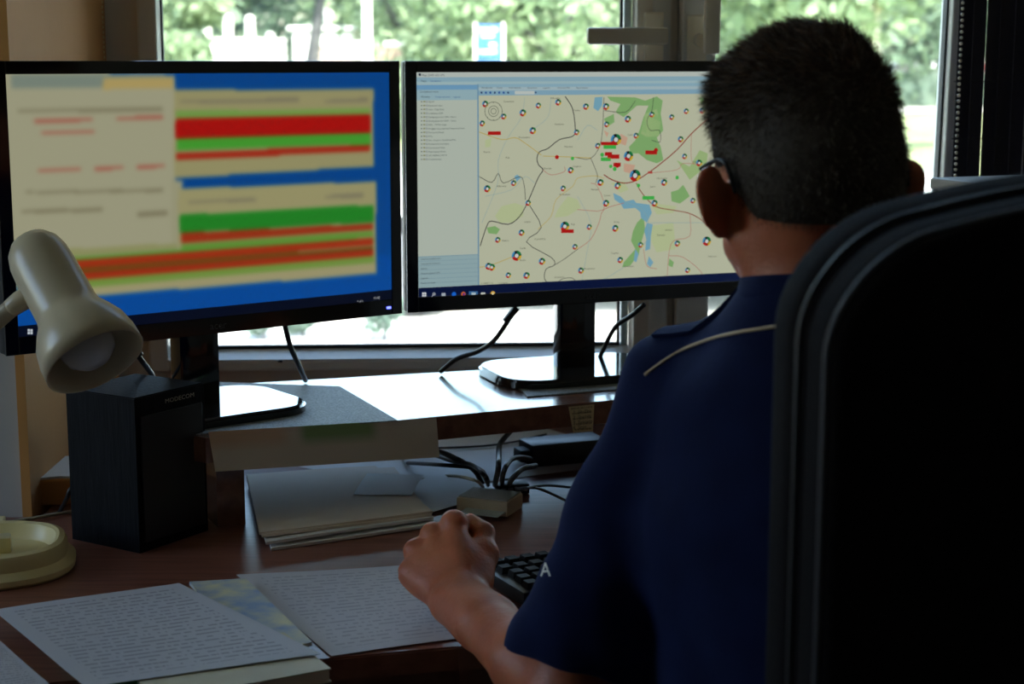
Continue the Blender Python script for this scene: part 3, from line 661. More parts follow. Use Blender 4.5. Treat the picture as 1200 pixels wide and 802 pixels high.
# ================================================================== PAPERS
def sheet(name, corners, z, m, label, cat='paper', group=None, lift=(0, 0, 0, 0), th=.0004, n=10, wave=.0008, seed=0, surf=None, parent=None):
    """corners: four pixels TL, TR, BR, BL, on a plane at height z; lift raises each corner"""
    C4 = [on(*c, z) for c in corners] if not isinstance(corners[0], Vector) else corners
    bm = bmesh.new(); uvl = bm.loops.layers.uv.new('UVMap'); g = []
    for j in range(n + 1):
        row = []
        for i in range(n + 1):
            s, t = i / n, j / n
            p = C4[0].lerp(C4[1], s).lerp(C4[3].lerp(C4[2], s), t)
            l = (lift[0] * (1 - s) * (1 - t) + lift[1] * s * (1 - t) + lift[2] * s * t + lift[3] * (1 - s) * t)
            cr = max(abs(2 * s - 1), abs(2 * t - 1))
            p = p + Vector((0, 0, l * cr ** 3 + wave * (1 + math.sin(5 * s + 4 * t + seed)) * .5))
            row.append((bm.verts.new(p), s, 1 - t))
        g.append(row)
    nn = Vector((0, 0, 1)) if surf is not False else (C4[1] - C4[0]).cross(C4[3] - C4[0]).normalized() * -1
    lo_ = [[(bm.verts.new(a[0].co - nn * th), a[1], a[2]) for a in row] for row in g]
    def face(q4):
        f = bm.faces.new([a[0] for a in q4])
        for lp, a in zip(f.loops, q4): lp[uvl].uv = (a[1], a[2])
    for j in range(n):
        for i in range(n):
            face((g[j + 1][i], g[j + 1][i + 1], g[j][i + 1], g[j][i])); face((lo_[j][i], lo_[j][i + 1], lo_[j + 1][i + 1], lo_[j + 1][i]))
    rim = [(0, i) for i in range(n)] + [(j, n) for j in range(n)] + [(n, n - i) for i in range(n)] + [(n - j, 0) for j in range(n)]
    for a, b in zip(rim, rim[1:] + rim[:1]): face((g[a[0]][a[1]], g[b[0]][b[1]], lo_[b[0]][b[1]], lo_[a[0]][a[1]]))
    bmesh.ops.recalc_face_normals(bm, faces=bm.faces)
    zmin = min(v.co.z for v in bm.verts)
    if parent is None and surf is not False: bmesh.ops.translate(bm, vec=(0, 0, z - zmin), verts=bm.verts)
    return obj(name, bm, m, parent, smooth=True, label=label, cat=cat if parent is None else None, group=group)
# foreground left: thick notebook, coloured cover, written sheet on top
nb = thing('notebook', (0, 0, 0), label='thick notebook with a worn cream cover under the written sheet', cat='notebook')
nbc = [on(*c, DZ) for c in ((150, 765), (332, 757), (386, 800), (170, 840))]
bm = prism([(p.x, p.y) for p in (nbc[3], nbc[2], nbc[1], nbc[0])], DZ + .0015, DZ + .0125); obj('page_block', bm, M['paper_old'], nb)
cover = mottled('notebook_cover', (.62, .56, .40), (.70, .66, .50), 12, .6)
for z in (DZ, DZ + .0125):
    bm = prism([(p.x + (p.x - nbc[0].x) * .01, p.y) for p in (nbc[3], nbc[2], nbc[1], nbc[0])], z, z + .0013); obj('cover', bm, cover, nb)
bluem = mottled('mottled_blue_cover', (.30, .42, .62), (.80, .76, .50), 26, .6, detail=8)
ZB = DZ + .0142
sheet('magazine', [(222, 686), (288, 682), (366, 757), (300, 775)], DZ + .006, bluem, 'blue and yellow speckled booklet wedged between the two written sheets', 'booklet', th=.004, wave=0)
sheet('document_sheet', [(-8, 716), (210, 684), (376, 768), (100, 806)], ZB + .0006, M['paper_text'], 'large written sheet lying on the notebook in the lower left', group=None, wave=.001)
gm = mat('green_cover', (.02, .25, .07), .6)
sheet('green_folder', [(40, 740), (190, 745), (200, 812), (100, 806)], DZ + .004, gm, 'green folder edge peeking out under the large written sheet', 'folder', th=.003, wave=0)
sheet('document_sheet', [(277, 675), (500, 662), (590, 742), (388, 770)], DZ + .0008, M['paper_text2'], 'written sheet lying under the clenched hand at the desk edge', wave=.0010, seed=2)
sheet('document_sheet', [(-60, 735), (0, 752), (58, 803), (-60, 830)], DZ + .0025, M['paper_text'], 'sheet with bluish print at the lower left corner of the desk', wave=.001, seed=4)
sheet('blue_form', [(-60, 742), (6, 756), (40, 812), (-60, 840)], DZ + .0006, mat('blue_print', (.06, .09, .30), .6), 'dark blue form under the corner sheet at the lower left', 'paper', wave=.0005)
# pile beside the riser support
pile = [([(296, 572), (470, 560), (512, 618), (318, 646)], .0004, M['paper'], (0, 0, 0, 0), 'white sheet at the bottom of the pile behind the hand'),
        ([(290, 566), (468, 553), (508, 612), (312, 641)], .0050, M['paper'], (0, 0, .003, .002), 'second lowest sheet of the pile behind the hand, edges ruffled'),
        ([(289, 562), (462, 551), (506, 607), (307, 633)], .0095, M['paper_old'], (0, 0, .001, .002), 'tan folder sheet in the middle of the pile behind the hand'),
        ([(289, 559), (440, 549), (507, 603), (304, 628)], .0135, M['paper_old'], (0, 0, 0, 0), 'brownish sheet on top of the pile behind the hand')]
for i, (c, dz_, m, lf, lab) in enumerate(pile):
    sheet('document_sheet', c, DZ + dz_, m, lab, group='sheets piled beside the riser support', lift=lf, th=.0035, seed=i * 1.7, wave=.001)
sheet('note_slip', [(430, 556), (497, 557), (482, 582), (414, 580)], DZ + .0178, M['paper'], 'small white slip lying on top of the paper pile', 'paper', wave=.001)
sheet('document_sheet', [(350, 548), (620, 520), (700, 548), (500, 575)], DZ + .0006, M['paper'], 'white sheet lying flat under the riser behind the card reader', wave=.0008, seed=8)
sheet('document_sheet', [(300, 523), (640, 503), (690, 517), (340, 545)], DZ + .0012, M['paper'], 'white sheet farthest back on the desk beneath the riser', wave=.0008, seed=9)
sheet('document_sheet', [(440, 560), (545, 540), (575, 580), (490, 606)], DZ + .0030, M['paper'], 'white sheet sticking out between the paper pile and card reader', wave=.0012, seed=5)
sheet('document_sheet', [(700, 690), (820, 690), (800, 772), (762, 760)], DZ + .0006, M['paper'], 'white sheet reaching over the desk edge beside the shirt', wave=.0004)
# notes fixed to the front of the riser
nf = Vector((math.sin(s_ang), -math.cos(s_ang), 0))
def front_pt(px, py, off=.001):
    r_ = ray(px, py); P0 = Vector((rf0.x, rf0.y, 0)); t = (P0 - CAM).dot(nf) / r_.dot(nf); return CAM + r_ * t + nf * off
blurp = mottled('blurred_print_note', (.70, .62, .52), (.66, .58, .48), 3, .7)
N, L, b = nodes(blurp)
tc = N.new('ShaderNodeTexCoord'); sp2 = N.new('ShaderNodeSeparateXYZ'); L.new(tc.outputs['UV'], sp2.inputs[0])
rp = N.new('ShaderNodeValToRGB'); rp.color_ramp.interpolation = 'EASE'
for i, (pos, c) in enumerate(((0, (.64, .42, .28)), (.28, (.70, .48, .34)), (.36, (.68, .60, .51)), (.42, (.26, .40, .17)), (.68, (.28, .40, .18)), (.75, (.68, .60, .51)), (1, (.70, .62, .54)))):
    el = rp.color_ramp.elements[i] if i < 2 else rp.color_ramp.elements.new(pos)
    el.position = pos; el.color = (*c, 1)
L.new(sp2.outputs[0], rp.inputs[0])
rp2 = N.new('ShaderNodeValToRGB'); rp2.color_ramp.elements[0].position = .45; rp2.color_ramp.elements[1].position = .75; L.new(sp2.outputs[1], rp2.inputs[0])
mxn = N.new('ShaderNodeMix'); mxn.data_type = 'RGBA'; mxn.inputs[6].default_value = (.68, .60, .51, 1); L.new(rp2.outputs[0], mxn.inputs[0]); L.new(rp.outputs[0], mxn.inputs[7]); L.new(mxn.outputs[2], b.inputs['Base Color'])
sheet('taped_note', [front_pt(244, 506), front_pt(511, 490), front_pt(513, 535, .006), front_pt(250, 551, .010)], 0, blurp, 'long tan note taped along the front of the riser shelf', 'note', surf=False, wave=0)
sheet('taped_note', [front_pt(666, 477), front_pt(696, 474), front_pt(694, 505, .002), front_pt(671, 507, .002)], 0, M['note'], 'small yellow numbered list stuck to the riser beside the shirt', 'note', surf=False, wave=0)
V, F = text2d('1. Służba\n2. Sprzęt\n3. System\n4. Stan', .0095); me = bpy.data.meshes.new('lettering')
es = Vector((math.cos(s_ang), math.sin(s_ang), 0)); o0 = front_pt(670, 485, .0035)
me.from_pydata([tuple(o0 + es * v[0] * .8 + Vector((0, 0, v[1] * .75))) for v in V], [], F)
ob = obj('list_lettering', me, mat('ink', (.05, .04, .03), .6), bpy.data.objects['taped_note.001'])

# ================================================================== CARD READER, ADAPTER, CABLES
rd = thing('card_reader', on(573, 599, DZ), R(-16), label='beige card reader holding a card in front of the cable bundle', cat='card reader')
obj('body', box((.072, .055, .020), (0, .004, .0105), R(-6), .003), M['hubm'], rd, smooth=True)
obj('lid', box((.068, .050, .0016), (0, .005, .0212), R(-6), .0005), M['hubtop'], rd)
obj('inserted_card', box((.054, .03, .0012), (.002, -.034, .0075), R(-6)), M['card'], rd)
pa = on(655, 545, DZ)
ad = thing('power_adapter', pa, R(22), label='black power adapter brick lying under the right end of the riser', cat='adapter')
obj('adapter_case', box((.12, .055, .034), (.015, .02, .0172), None, .004), M['black'], ad, smooth=True)
obj('adapter_socket', box((.02, .03, .018), (-.05, .015, .017), None, .003), M['gasket'], ad)
hb = thing('usb_hub', on(600, 578, DZ), R(15), label='small black hub where the cables meet behind the card reader', cat='hub')
obj('hub_case', box((.045, .022, .014), (0, 0, .0072), None, .003), M['black'], hb, smooth=True)
bm = bmesh.new()
for k in range(4): bmx(bm, (.007, .002, .004), (-.015 + k * .010, -.0115, .008))
obj('hub_port', bm, M['metal'], hb)
def cable(pts, r, label, m=None, name='cable', group=None):
    return obj(name, tube(pts, r, 10), m or M['cable'], smooth='all', label=label, cat='cable', group=group)
hx = [on(x, 577, DZ) for x in (565, 572, 580, 588, 596, 604)]
def up(p, h): return p + Vector((0, 0, h))
cable([up(hx[0], .012), at(556, 552, hx[0].y + .01), at(535, 538, 2.10), at(505, 528, 2.18), up(on(470, 538, DZ), .004)], .0036, 'thick black cable arching left from the hub over the white sheet')
cable([up(hx[1], .012), at(566, 556, 2.0), at(552, 545, 2.08), at(528, 540, 2.15), up(on(498, 532, DZ), .004)], .0030, 'thinner black cable looping left just inside the thick one')
cable([up(hx[1], .010), at(570, 560, 2.02), at(558, 549, 2.12), at(515, 545, 2.15), up(on(478, 546, DZ), .004)], .0028, 'black cable running low to the left behind the paper slip')
cable([up(hx[2], .010), at(584, 548, 1.99), at(585, 524, 2.12), at(590, 515, 2.17), at(598, 506, 2.26)], .0036, 'black cable rising straight up behind the riser edge')
cable([up(hx[3], .010), at(590, 554, 2.0), at(598, 540, 2.02), at(610, 536, 2.05), at(622, 538, 2.07)], .0032, 'black cable bending from the hub into the adapter side')
cable([up(hx[4], .010), at(600, 562, 1.99), at(612, 550, 1.99), at(628, 546, 2.02)], .0034, 'black cable bending from the hub into the adapter socket')
cable([up(hx[5], .006), at(612, 573, 1.97), at(640, 569, 1.98), up(on(668, 574, DZ), .003)], .0018, 'thin black cable running right from the hub towards the sleeve')
cable([up(hx[5], .004), at(616, 572, 1.95), at(635, 574, 1.94), up(on(668, 592, DZ), .003)], .0018, 'thin black cable curving right and down nearer the keyboard')
cable([up(on(566, 574, DZ), .004), at(556, 563, 2.0), up(on(525, 561, DZ), .004), up(on(488, 567, DZ), .004)], .0022, 'flat beige cable bending around behind the card reader', M['cable_beige'])
cable([up(on(500, 528, DZ), .003), up(on(560, 527, DZ), .005), up(on(600, 523, DZ), .006), up(on(640, 512, DZ), .004)], .0016, 'thin dark cable lying on the bright desk beneath the riser')
# monitor cables
def shelf_pt(px, py): return on(px, py, SZ)
cable([at(333, 378, 2.17), at(340, 405, 2.20), at(350, 428, 2.25), on(358, 446, SZ + .004)], .0036, 'black cable dropping from the left monitor to the riser')
cable([at(150, 400, 2.02), at(164, 420, 2.05), at(176, 436, 2.1), at(186, 452, 2.16), on(200, 465, SZ + .004)], .0034, 'black cable with a plug hanging behind the lamp shade')
cable([at(604, 362, 2.30), at(598, 372, 2.31), at(580, 398, 2.33), at(560, 412, 2.37), at(535, 421, 2.39), on(516, 436, SZ + .004)], .0036, 'black cable curving from the right monitor down to the riser')
cable([at(755, 357, 2.40), at(740, 370, 2.42), at(720, 385, 2.45), on(700, 425, SZ + .004)], .0036, 'black cable slanting behind the neck of the right monitor')
def plug(px0, py0, px1, py1, Y, lab):
    a, b2 = at(px0, py0, Y), at(px1, py1, Y); obj('cable_plug', tube([a, b2], .0075, 10, None, 0, .7), M['black'], smooth=True, label=lab, cat='plug')
plug(606, 360, 592, 377, 2.305, 'black connector under the bottom edge of the right monitor')
plug(152, 398, 164, 418, 2.03, 'black connector emerging beside the lamp shade rim')
# small box and loop in the niche
nbx = thing('cable_box', on(90, 592, DZ), R(8), label='small tan box with a torn white top in the niche behind the speaker', cat='box')
obj('box_body', box((.12, .12, .035), (0, .06, .0178), None, .003), M['reveal'], nbx)
bm = prism([(-.062, .012), (-.045, .0), (-.02, .006), (.01, -.002), (.06, .0), (.062, .12), (-.055, .122), (-.064, .07)], .0354, .0385); obj('white_top', bm, M['paper'], nbx)
cable([on(70, 600, DZ + .004), on(78, 585, DZ + .03), on(84, 572, DZ + .046), on(100, 566, DZ + .046), on(125, 575, DZ + .046)], .0028, 'black cable looping up over the small tan box')
cable([up(on(-10, 620, DZ), .004), up(on(35, 612, DZ), .004), up(on(95, 602, DZ), .004), up(on(130, 604, DZ), .004)], .0024, 'beige cord running from the lamp base behind the speaker', M['cable_beige'])

# ================================================================== KEYBOARD
ka, kb_ = on(582, 685, DZ), on(606, 707, DZ)
kd = R(27)
kbd = thing('keyboard', on(611, 706, DZ), kd, label='black computer keyboard half hidden behind the blue sleeve', cat='keyboard')
# local frame: x right, y away; left front corner at (0,0)
obj('keyboard_body', box((.44, .124, .016), (.22 - .012, .034, .0125), None, .004), M['black'], kbd, smooth=True)
keym = mat('key_plastic', (.016, .017, .020), .6, spec=.2)
kbm = bpy.data.meshes.new('key'); bm = bmesh.new()
r = bmesh.ops.create_cube(bm, size=1)
for v in bm.verts:
    s = .0078 if v.co.z < 0 else .0062
    v.co = Vector((math.copysign(s, v.co.x), math.copysign(s, v.co.y), -.004 if v.co.z < 0 else .004))
bm.to_mesh(kbm); bm.free(); kbm.materials.append(keym)
for j in range(5):
    for i in range(21):
        o = bpy.data.objects.new('key', kbm); COL.objects.link(o); o.parent = kbd; o.location = (.004 + i * .0195 + (j % 3) * .002, -.014 + j * .0205 + (.004 if j == 4 else 0), .0235)
for sx in (0.01, .4):
    obj('foot', box((.02, .012, .005), (sx, .08, .0025)), M['black'], kbd)

exec_body = True

# ================================================================== CHAIR
ch = thing('office_chair', (.428, .985, 0), R(6), label='black high-backed office chair standing behind the seated man', cat='chair')
def back_outline(wd, h, r, crown, n=10):
    p0 = rrect(wd, h, r, n); pts = []; out = []
    for a, b in zip(p0, p0[1:] + p0[:1]):
        m_ = max(1, int(math.dist(a, b) / .03)); pts += [(a[0] + (b[0] - a[0]) * i / m_, a[1] + (b[1] - a[1]) * i / m_) for i in range(m_)]
    for x, z in pts:
        if z > 0: z -= crown * (2 * x / wd) ** 2 * (z / (h / 2))
        out.append((x, z))
    return out
def slab(outline, y0, y1, rnd, n=4):
    """outline in x,z, extruded along y with rounded edges"""
    bm = bmesh.new(); rs = []
    prof = [(rnd * (1 - math.cos(a)), rnd * (1 - math.sin(a))) for a in [math.pi / 2 * i / n for i in range(n + 1)]]
    lv = [(y0 + p[0], p[1]) for p in prof] + [(y1 - p[0], p[1]) for p in prof[::-1]]
    cz = sum(p[1] for p in outline) / len(outline)
    hw = max(p[0] for p in outline); hh = max(p[1] for p in outline) - cz
    for y, ins in lv: rs.append([bm.verts.new((x * (1 - ins / hw), y, cz + (z - cz) * (1 - ins / hh))) for x, z in outline])
    m = len(rs[0])
    for a, b in zip(rs, rs[1:]):
        for i in range(m): bm.faces.new((a[i], a[(i + 1) % m], b[(i + 1) % m], b[i]))
    for rr, s in ((rs[0], -1), (rs[-1], 1)):
        c = bm.verts.new((0, rr[0].co.y + s * .004, cz)); 
        for i in range(m): bm.faces.new((rr[i], rr[(i + 1) % m], c))
    bmesh.ops.recalc_face_normals(bm, faces=bm.faces); return bm
zc = .868
def zoff(bm):
    for v in bm.verts: v.co.z += zc
    return bm
obj('backrest_shell', zoff(slab(back_outline(.50, .766, .062, .044), -.015, .035, .012)), M['chair'], ch, smooth='all')
obj('backrest_cushion', zoff(slab(back_outline(.505, .776, .066, .044), .032, .115, .028)), M['chair'], ch, smooth='all')
pipm = mat('chair_seam', (.035, .035, .045), .5)
ol = back_outline(.500, .766, .062, .044)
for y, k_ in ((-.009, .992), (.036, 1.006)):
    P = [(x * k_, y, z * k_ + zc) for x, z in ol]; obj('piping', tube(P + [P[0]], .0022, 6, None, 0), pipm if y < 0 else M['chair_side'], ch, smooth='all')
so = [(x, y) for x, y in rrect(.50, .50, .10)]
bm = prism(so, .395, .475, .02); o = obj('seat', bm, M['chair'], ch, smooth=True); o.location = (0, .36, 0)
obj('gas_lift', lathe([(.03, .12), (.03, .28), (.018, .28), (.018, .40)]), M['black'], ch, smooth=True).location = (0, .36, 0)
for k in range(5):
    a = 2 * math.pi * k / 5 + .3; c = (math.cos(a), math.sin(a))
    l_ = obj('base_leg', tube([(0, .36, .13), (c[0] * .16, .36 + c[1] * .16, .11), (c[0] * .30, .36 + c[1] * .30, .075)], lambda t: .022 - .008 * t, 8), M['black'], ch, smooth='all')
    bm = bmesh.new(); bmx(bm, (.02, .05, .05), (0, 0, 0), None, .012); o = obj('caster', bm, M['black'], l_); o.location = (c[0] * .30, .36 + c[1] * .30, .0255)

# ================================================================== SURFACE BUILDER (blended solids -> one skin)
class Field:
    def __init__(s): s.it = []
    def cap(s, a, b, ra, rb, k=.01, op='u'):
        a, b = np.array(a, float), np.array(b, float); ba = b - a; l2 = float(ba @ ba) + 1e-12
        def f(P):
            t = np.clip(((P - a) @ ba) / l2, 0, 1); return np.linalg.norm(P - a - t[:, None] * ba, axis=1) - (ra + (rb - ra) * t)
        s.it.append((f, k, op)); return s
    def ell(s, c, r, rot=None, k=.01, op='u'):
        c, r = np.array(c, float), np.array(r, float); Q = np.array(rot.to_3x3()) if rot is not None else np.eye(3)
        def f(P):
            q = (P - c) @ Q; k0 = np.linalg.norm(q / r, axis=1); k1 = np.linalg.norm(q / (r * r), axis=1) + 1e-9
            return k0 * (k0 - 1) / k1
        s.it.append((f, k, op)); return s
    def fn(s, f, k=0, op='i'): s.it.append((f, k, op)); return s
    def __call__(s, P, idx=None):
        d = None
        for j, (f, k, op) in enumerate(s.it):
            if idx is not None and j not in idx: continue
            e = f(P)
            if op == 'u':
                if d is None: d = e
                elif k > 0: h = np.clip(k - np.abs(d - e), 0, None) / k; d = np.minimum(d, e) - h * h * k * .25
                else: d = np.minimum(d, e)
            elif op == 's':
                if d is None: continue
                e = -e; h = np.clip(k - np.abs(d - e), 0, None) / max(k, 1e-6); d = np.maximum(d, e) + h * h * k * .25
            elif op == 'i': d = np.maximum(d, e) if d is not None else e
            elif op == 'd': d = d + e
        return d if d is not None else np.full(len(P), 9.)
    def mesh(s, name, lo, hi, vox, slack=1.6):
        B = 8; lo = np.array(lo, float); hi = np.array(hi, float)
        nb = np.ceil((hi - lo) / (vox * B)).astype(int); bsz = vox * B; rad = bsz * .87 * slack
        I = np.stack(np.meshgrid(*[np.arange(n) for n in nb], indexing='ij'), -1).reshape(-1, 3)
        C = lo + (I + .5) * bsz; D = s(C); act = np.abs(D) < rad
        I, C, D = I[act], C[act], D[act]
        per = np.stack([np.abs(np.nan_to_num(f(C))) if op != 'u' else f(C) for f, k, op in s.it], 1)
        keep = np.stack([(per[:, j] < D + 2 * rad + s.it[j][1] * 1.5) if s.it[j][2] == 'u' else ((per[:, j] < 2.2 * rad) if s.it[j][2] == 's' else np.ones(len(C), bool)) for j in range(len(s.it))], 1)
        g9 = np.stack(np.meshgrid(*[np.arange(B + 1)] * 3, indexing='ij'), -1).reshape(-1, 3)
        N3 = nb * B + 2; ids = []; pos = []; edges = [[], [], []]
        cell = np.stack(np.meshgrid(*[np.arange(B)] * 3, indexing='ij'), -1).reshape(-1, 3)
        crn = np.array([[i, j, k] for i in (0, 1) for j in (0, 1) for k in (0, 1)])
        epairs = [(a, b) for a in range(8) for b in range(a + 1, 8) if np.abs(crn[a] - crn[b]).sum() == 1]
        # blocks with the same set of solids are evaluated together
        key = {}
        for n in range(len(I)): key.setdefault(keep[n].tobytes(), []).append(n)
        for kk, ns in key.items():
            idx = set(np.nonzero(np.frombuffer(kk, dtype=bool))[0].tolist())
            for c0 in range(0, len(ns), 64):
                sub = np.array(ns[c0:c0 + 64]); base = I[sub] * B
                G = base[:, None, :] + g9[None]; P = lo + G.reshape(-1, 3) * vox
                F = s(P, idx).reshape(len(sub), B + 1, B + 1, B + 1)
                S_ = np.stack([F[:, c[0]:c[0] + B, c[1]:c[1] + B, c[2]:c[2] + B] for c in crn], -1).reshape(len(sub) * B ** 3, 8)
                neg = S_ < 0; m = neg.any(1) & ~neg.all(1)
                if not m.any(): continue
                gc = (base[:, None, :] + cell[None]).reshape(-1, 3)[m]; S2 = S_[m]; n2 = neg[m]
                acc = np.zeros((len(S2), 3)); cnt = np.zeros(len(S2))
                for a, b in epairs:
                    x = n2[:, a] != n2[:, b]
                    if not x.any(): continue
                    t = S2[x, a] / (S2[x, a] - S2[x, b]); acc[x] += crn[a] + t[:, None] * (crn[b] - crn[a]); cnt[x] += 1
                V = lo + (gc + acc / cnt[:, None]) * vox
                ids.append((gc[:, 0] * N3[1] + gc[:, 1]) * N3[2] + gc[:, 2]); pos.append(V)
                for ax, ci in ((0, 4), (1, 2), (2, 1)):
                    x = n2[:, 0] != n2[:, ci]
                    edges[ax].append(np.concatenate([gc[x], n2[x, 0][:, None].astype(int)], 1))
        ids = np.concatenate(ids); pos = np.concatenate(pos); o_ = np.argsort(ids); ids = ids[o_]; pos = pos[o_]
        Q = []
        st_ = (N3[1] * N3[2], N3[2], 1)
        for ax in range(3):
            E = np.concatenate(edges[ax]); b0 = E[:, 0] * st_[0] + E[:, 1] * st_[1] + E[:, 2]
            u, v = st_[(ax + 1) % 3], st_[(ax + 2) % 3]
            q = np.stack([b0, b0 - u, b0 - u - v, b0 - v], 1); w_ = np.searchsorted(ids, q); w_ = np.minimum(w_, len(ids) - 1)
            ok = (ids[w_] == q).all(1); w_ = w_[ok]; fl = E[ok, 3] == 0; w_[fl] = w_[fl][:, ::-1]; Q.append(w_)
        Q = np.concatenate(Q)
        me = bpy.data.meshes.new(name); me.vertices.add(len(pos)); me.vertices.foreach_set('co', pos.ravel())
        me.loops.add(len(Q) * 4); me.loops.foreach_set('vertex_index', Q.ravel().astype(np.int32))
        me.polygons.add(len(Q)); me.polygons.foreach_set('loop_start', np.arange(0, len(Q) * 4, 4, dtype=np.int32))
        me.polygons.foreach_set('use_smooth', np.ones(len(Q), bool)); me.update(calc_edges=True); me.validate()
        return me

# ================================================================== THE MAN
V3 = Vector
HC = V3((.249, 1.43, 1.245))
HR = Matrix.Rotation(R(11), 3, 'Z') @ Matrix.Rotation(R(-8), 3, 'X') @ Matrix.Rotation(R(-1.5), 3, 'Y')
def H(x, y, z): return HC + HR @ V3((x, y, z))
NK = V3((.257, 1.392, 1.118))
SL = V3((.150, 1.495, 1.030)); SR = V3((.395, 1.345, 1.030))
EL = at(664, 812, 1.42); EL.z = max(EL.z, .757)
WL = at(540, 706, 1.625)
mirror = lambda p: V3((.545 - p.x + .05, p.y - .02, p.z))
ER, WR = V3((.545, 1.36, .775)), mirror(WL)
PV = V3((.33, 1.32, .565))

def hand(F, W, K, thumb, s=1.0):
    """W wrist; K = index, middle, ring, pinky knuckles; thumb = base, knuckle, joint, tip"""
    d = (sum(K, V3()) / 4 - W).normalized(); a = (K[0] - K[3]).normalized(); nrm = a.cross(d); 
    if nrm.z > 0: nrm = -nrm
    nrm.normalize()
    rad = (.0135, .0130, .0120, .0108); lens = (.036, .040, .036, .029)
    for i, k in enumerate(K):
        w0 = W + a * (.011 - .0075 * i) + d * .006
        F.cap(w0, k - d * .004, .0155, .0115, k=.012)
        F.cap(w0.lerp(k, .35) - nrm * .0075, k - nrm * .004, .0048, .0062, k=.010)
        F.ell(k - nrm * .0025, (rad[i] * 1.02,) * 3, k=.006)
    c = sum(K, V3()) / 4; F.ell(W.lerp(c, .62) + nrm * .010, (.036, .034, .022), Matrix((a, d, nrm)).transposed(), k=.018)
    for i, k in enumerate(K):
        L_ = lens[i]; r = rad[i]
        p1 = k + (d * .50 + nrm * .86) * L_; p2 = p1 + (nrm * .30 - d * .92) * L_ * .66; p3 = p2 + (-d * .55 - nrm * .75) * L_ * .42
        F.cap(k, p1, r * .92, r * .84, k=.004); F.cap(p1, p2, r * .84, r * .76, k=.003); F.cap(p2, p3, r * .76, r * .68, k=.003)
    t0, t1, t2, t3 = thumb
    F.cap(t0, t1, .0165, .0140, k=.014); F.cap(t1, t2, .0130, .0115, k=.006); F.cap(t2, t3, .0115, .0088, k=.004)
    F.ell(t1, (.0152,) * 3, k=.006)
Y0 = 1.0
Kn = [at(533, 614, 1.712), at(508, 628, 1.716), at(488, 647, 1.708), at(481, 672, 1.690)]
Th = [at(560, 683, 1.655), at(567, 650, 1.69), at(567, 625, 1.715), at(551, 611, 1.735)]
SK = Field()
# head
SK.ell(H(0, -.008, .0), (.0670, .094, .092), HR, k=.0)
SK.ell(H(0, .034, -.002), (.058, .062, .073), HR, k=.03)
SK.ell(H(0, -.045, -.028), (.058, .055, .060), HR, k=.03)
SK.ell(H(0, .045, -.060), (.056, .046, .062), HR, k=.03)
for s in (-1, 1):
    SK.cap(H(0, .072, -.112), H(s * .050, .012, -.078), .018, .020, k=.022)
    SK.cap(H(s * .052, .045, -.035), H(s * .03, .075, -.045), .016, .014, k=.02)
    SK.cap(H(s * .012, .088, .006), H(s * .045, .074, .004), .009, .009, k=.012)
    SK.ell(H(s * .031, .094, -.012), (.013, .011, .010), HR, k=.008, op='s')
    # ear: a tilted dish standing off the head, with a hollow, a rim and a lobe
    ex = .0895 if s < 0 else .0815
    er = HR @ Matrix.Rotation(R(-46 if s < 0 else 24), 3, 'Z') @ Matrix.Rotation(R(-10), 3, 'X')
    SK.ell(H(s * ex, -.018, -.038), (.0062, .0185, .0270), er, k=.006); SK.ell(H(s * (ex + .0025), -.021, -.031), (.0058, .0205, .0180), er, k=.006)
    SK.cap(H(s * .070, -.002, -.040), H(s * .082, -.012, -.036), .013, .009, k=.008)
    SK.ell(H(s * .080, -.006, -.062), (.0050, .009, .010), er, k=.012)
    SK.ell(H(s * (ex + .006), -.010, -.036), (.0055, .0115, .020), er, k=.004, op='s')
SK.cap(H(0, .092, .000), H(0, .113, -.038), .0085, .0115, k=.010)
for s in (-1, 1): SK.ell(H(s * .011, .104, -.042), (.008, .009, .007), HR, k=.006)
SK.cap(H(-.020, .091, -.073), H(.020, .091, -.073), .0055, .0055, k=.006); SK.cap(H(-.017, .091, -.083), H(.017, .091, -.083), .006, .006, k=.004)
SK.ell(H(0, .088, -.112), (.016, .012, .014), HR, k=.012)
# neck, trunk
SK.cap(H(0, -.022, -.055), NK, .053, .051, k=.03)
for s in (-1, 1): SK.cap(H(s * .040, -.015, -.075), NK + V3((s * .022, -.002, -.01)), .024, .027, k=.02)
SK.cap(NK, NK + V3((.01, -.01, -.12)), .050, .062, k=.02)
SK.cap(SL, SR, .036, .036, k=.04)
TR = Matrix.Rotation(R(-28), 3, 'Z')
SK.ell((.272, 1.375, .90), (.145, .090, .20), TR, k=.04)
SK.ell((.300, 1.345, .70), (.140, .095, .19), TR, k=.04)
# arms
SK.cap(SL, EL, .038, .034, k=.02); SK.cap(EL, EL.lerp(WL, .32), .033, .0365, k=.012); SK.cap(EL.lerp(WL, .32), WL, .0365, .0235, k=.012)
SK.cap(EL.lerp(WL, .75) + V3((.008, 0, 0)), WL + V3((.012, .0, .002)), .024, .018, k=.015); SK.cap(EL.lerp(WL, .75) - V3((.006, 0, 0)), WL + V3((-.012, -.002, .0)), .024, .018, k=.015)
SK.cap(SR, ER, .038, .034, k=.02); SK.cap(ER, ER.lerp(WR, .32), .033, .0365, k=.012); SK.cap(ER.lerp(WR, .32), WR, .0365, .0235, k=.012)
hand(SK, WL, Kn, Th)
hand(SK, WR, [mirror(p) for p in Kn], [mirror(p) for p in Th])
man = thing('person', (PV.x, PV.y, 0), label='seated man in navy short-sleeved shirt, seen from behind, fist on the desk', cat='person')
mo = Vector(man.location)
def local(me):
    me.transform(Matrix.Translation(-mo)); return me
VOX = .003
skme = SK.mesh('body', (-.12, 1.15, .45), (.70, 1.90, 1.38), VOX)
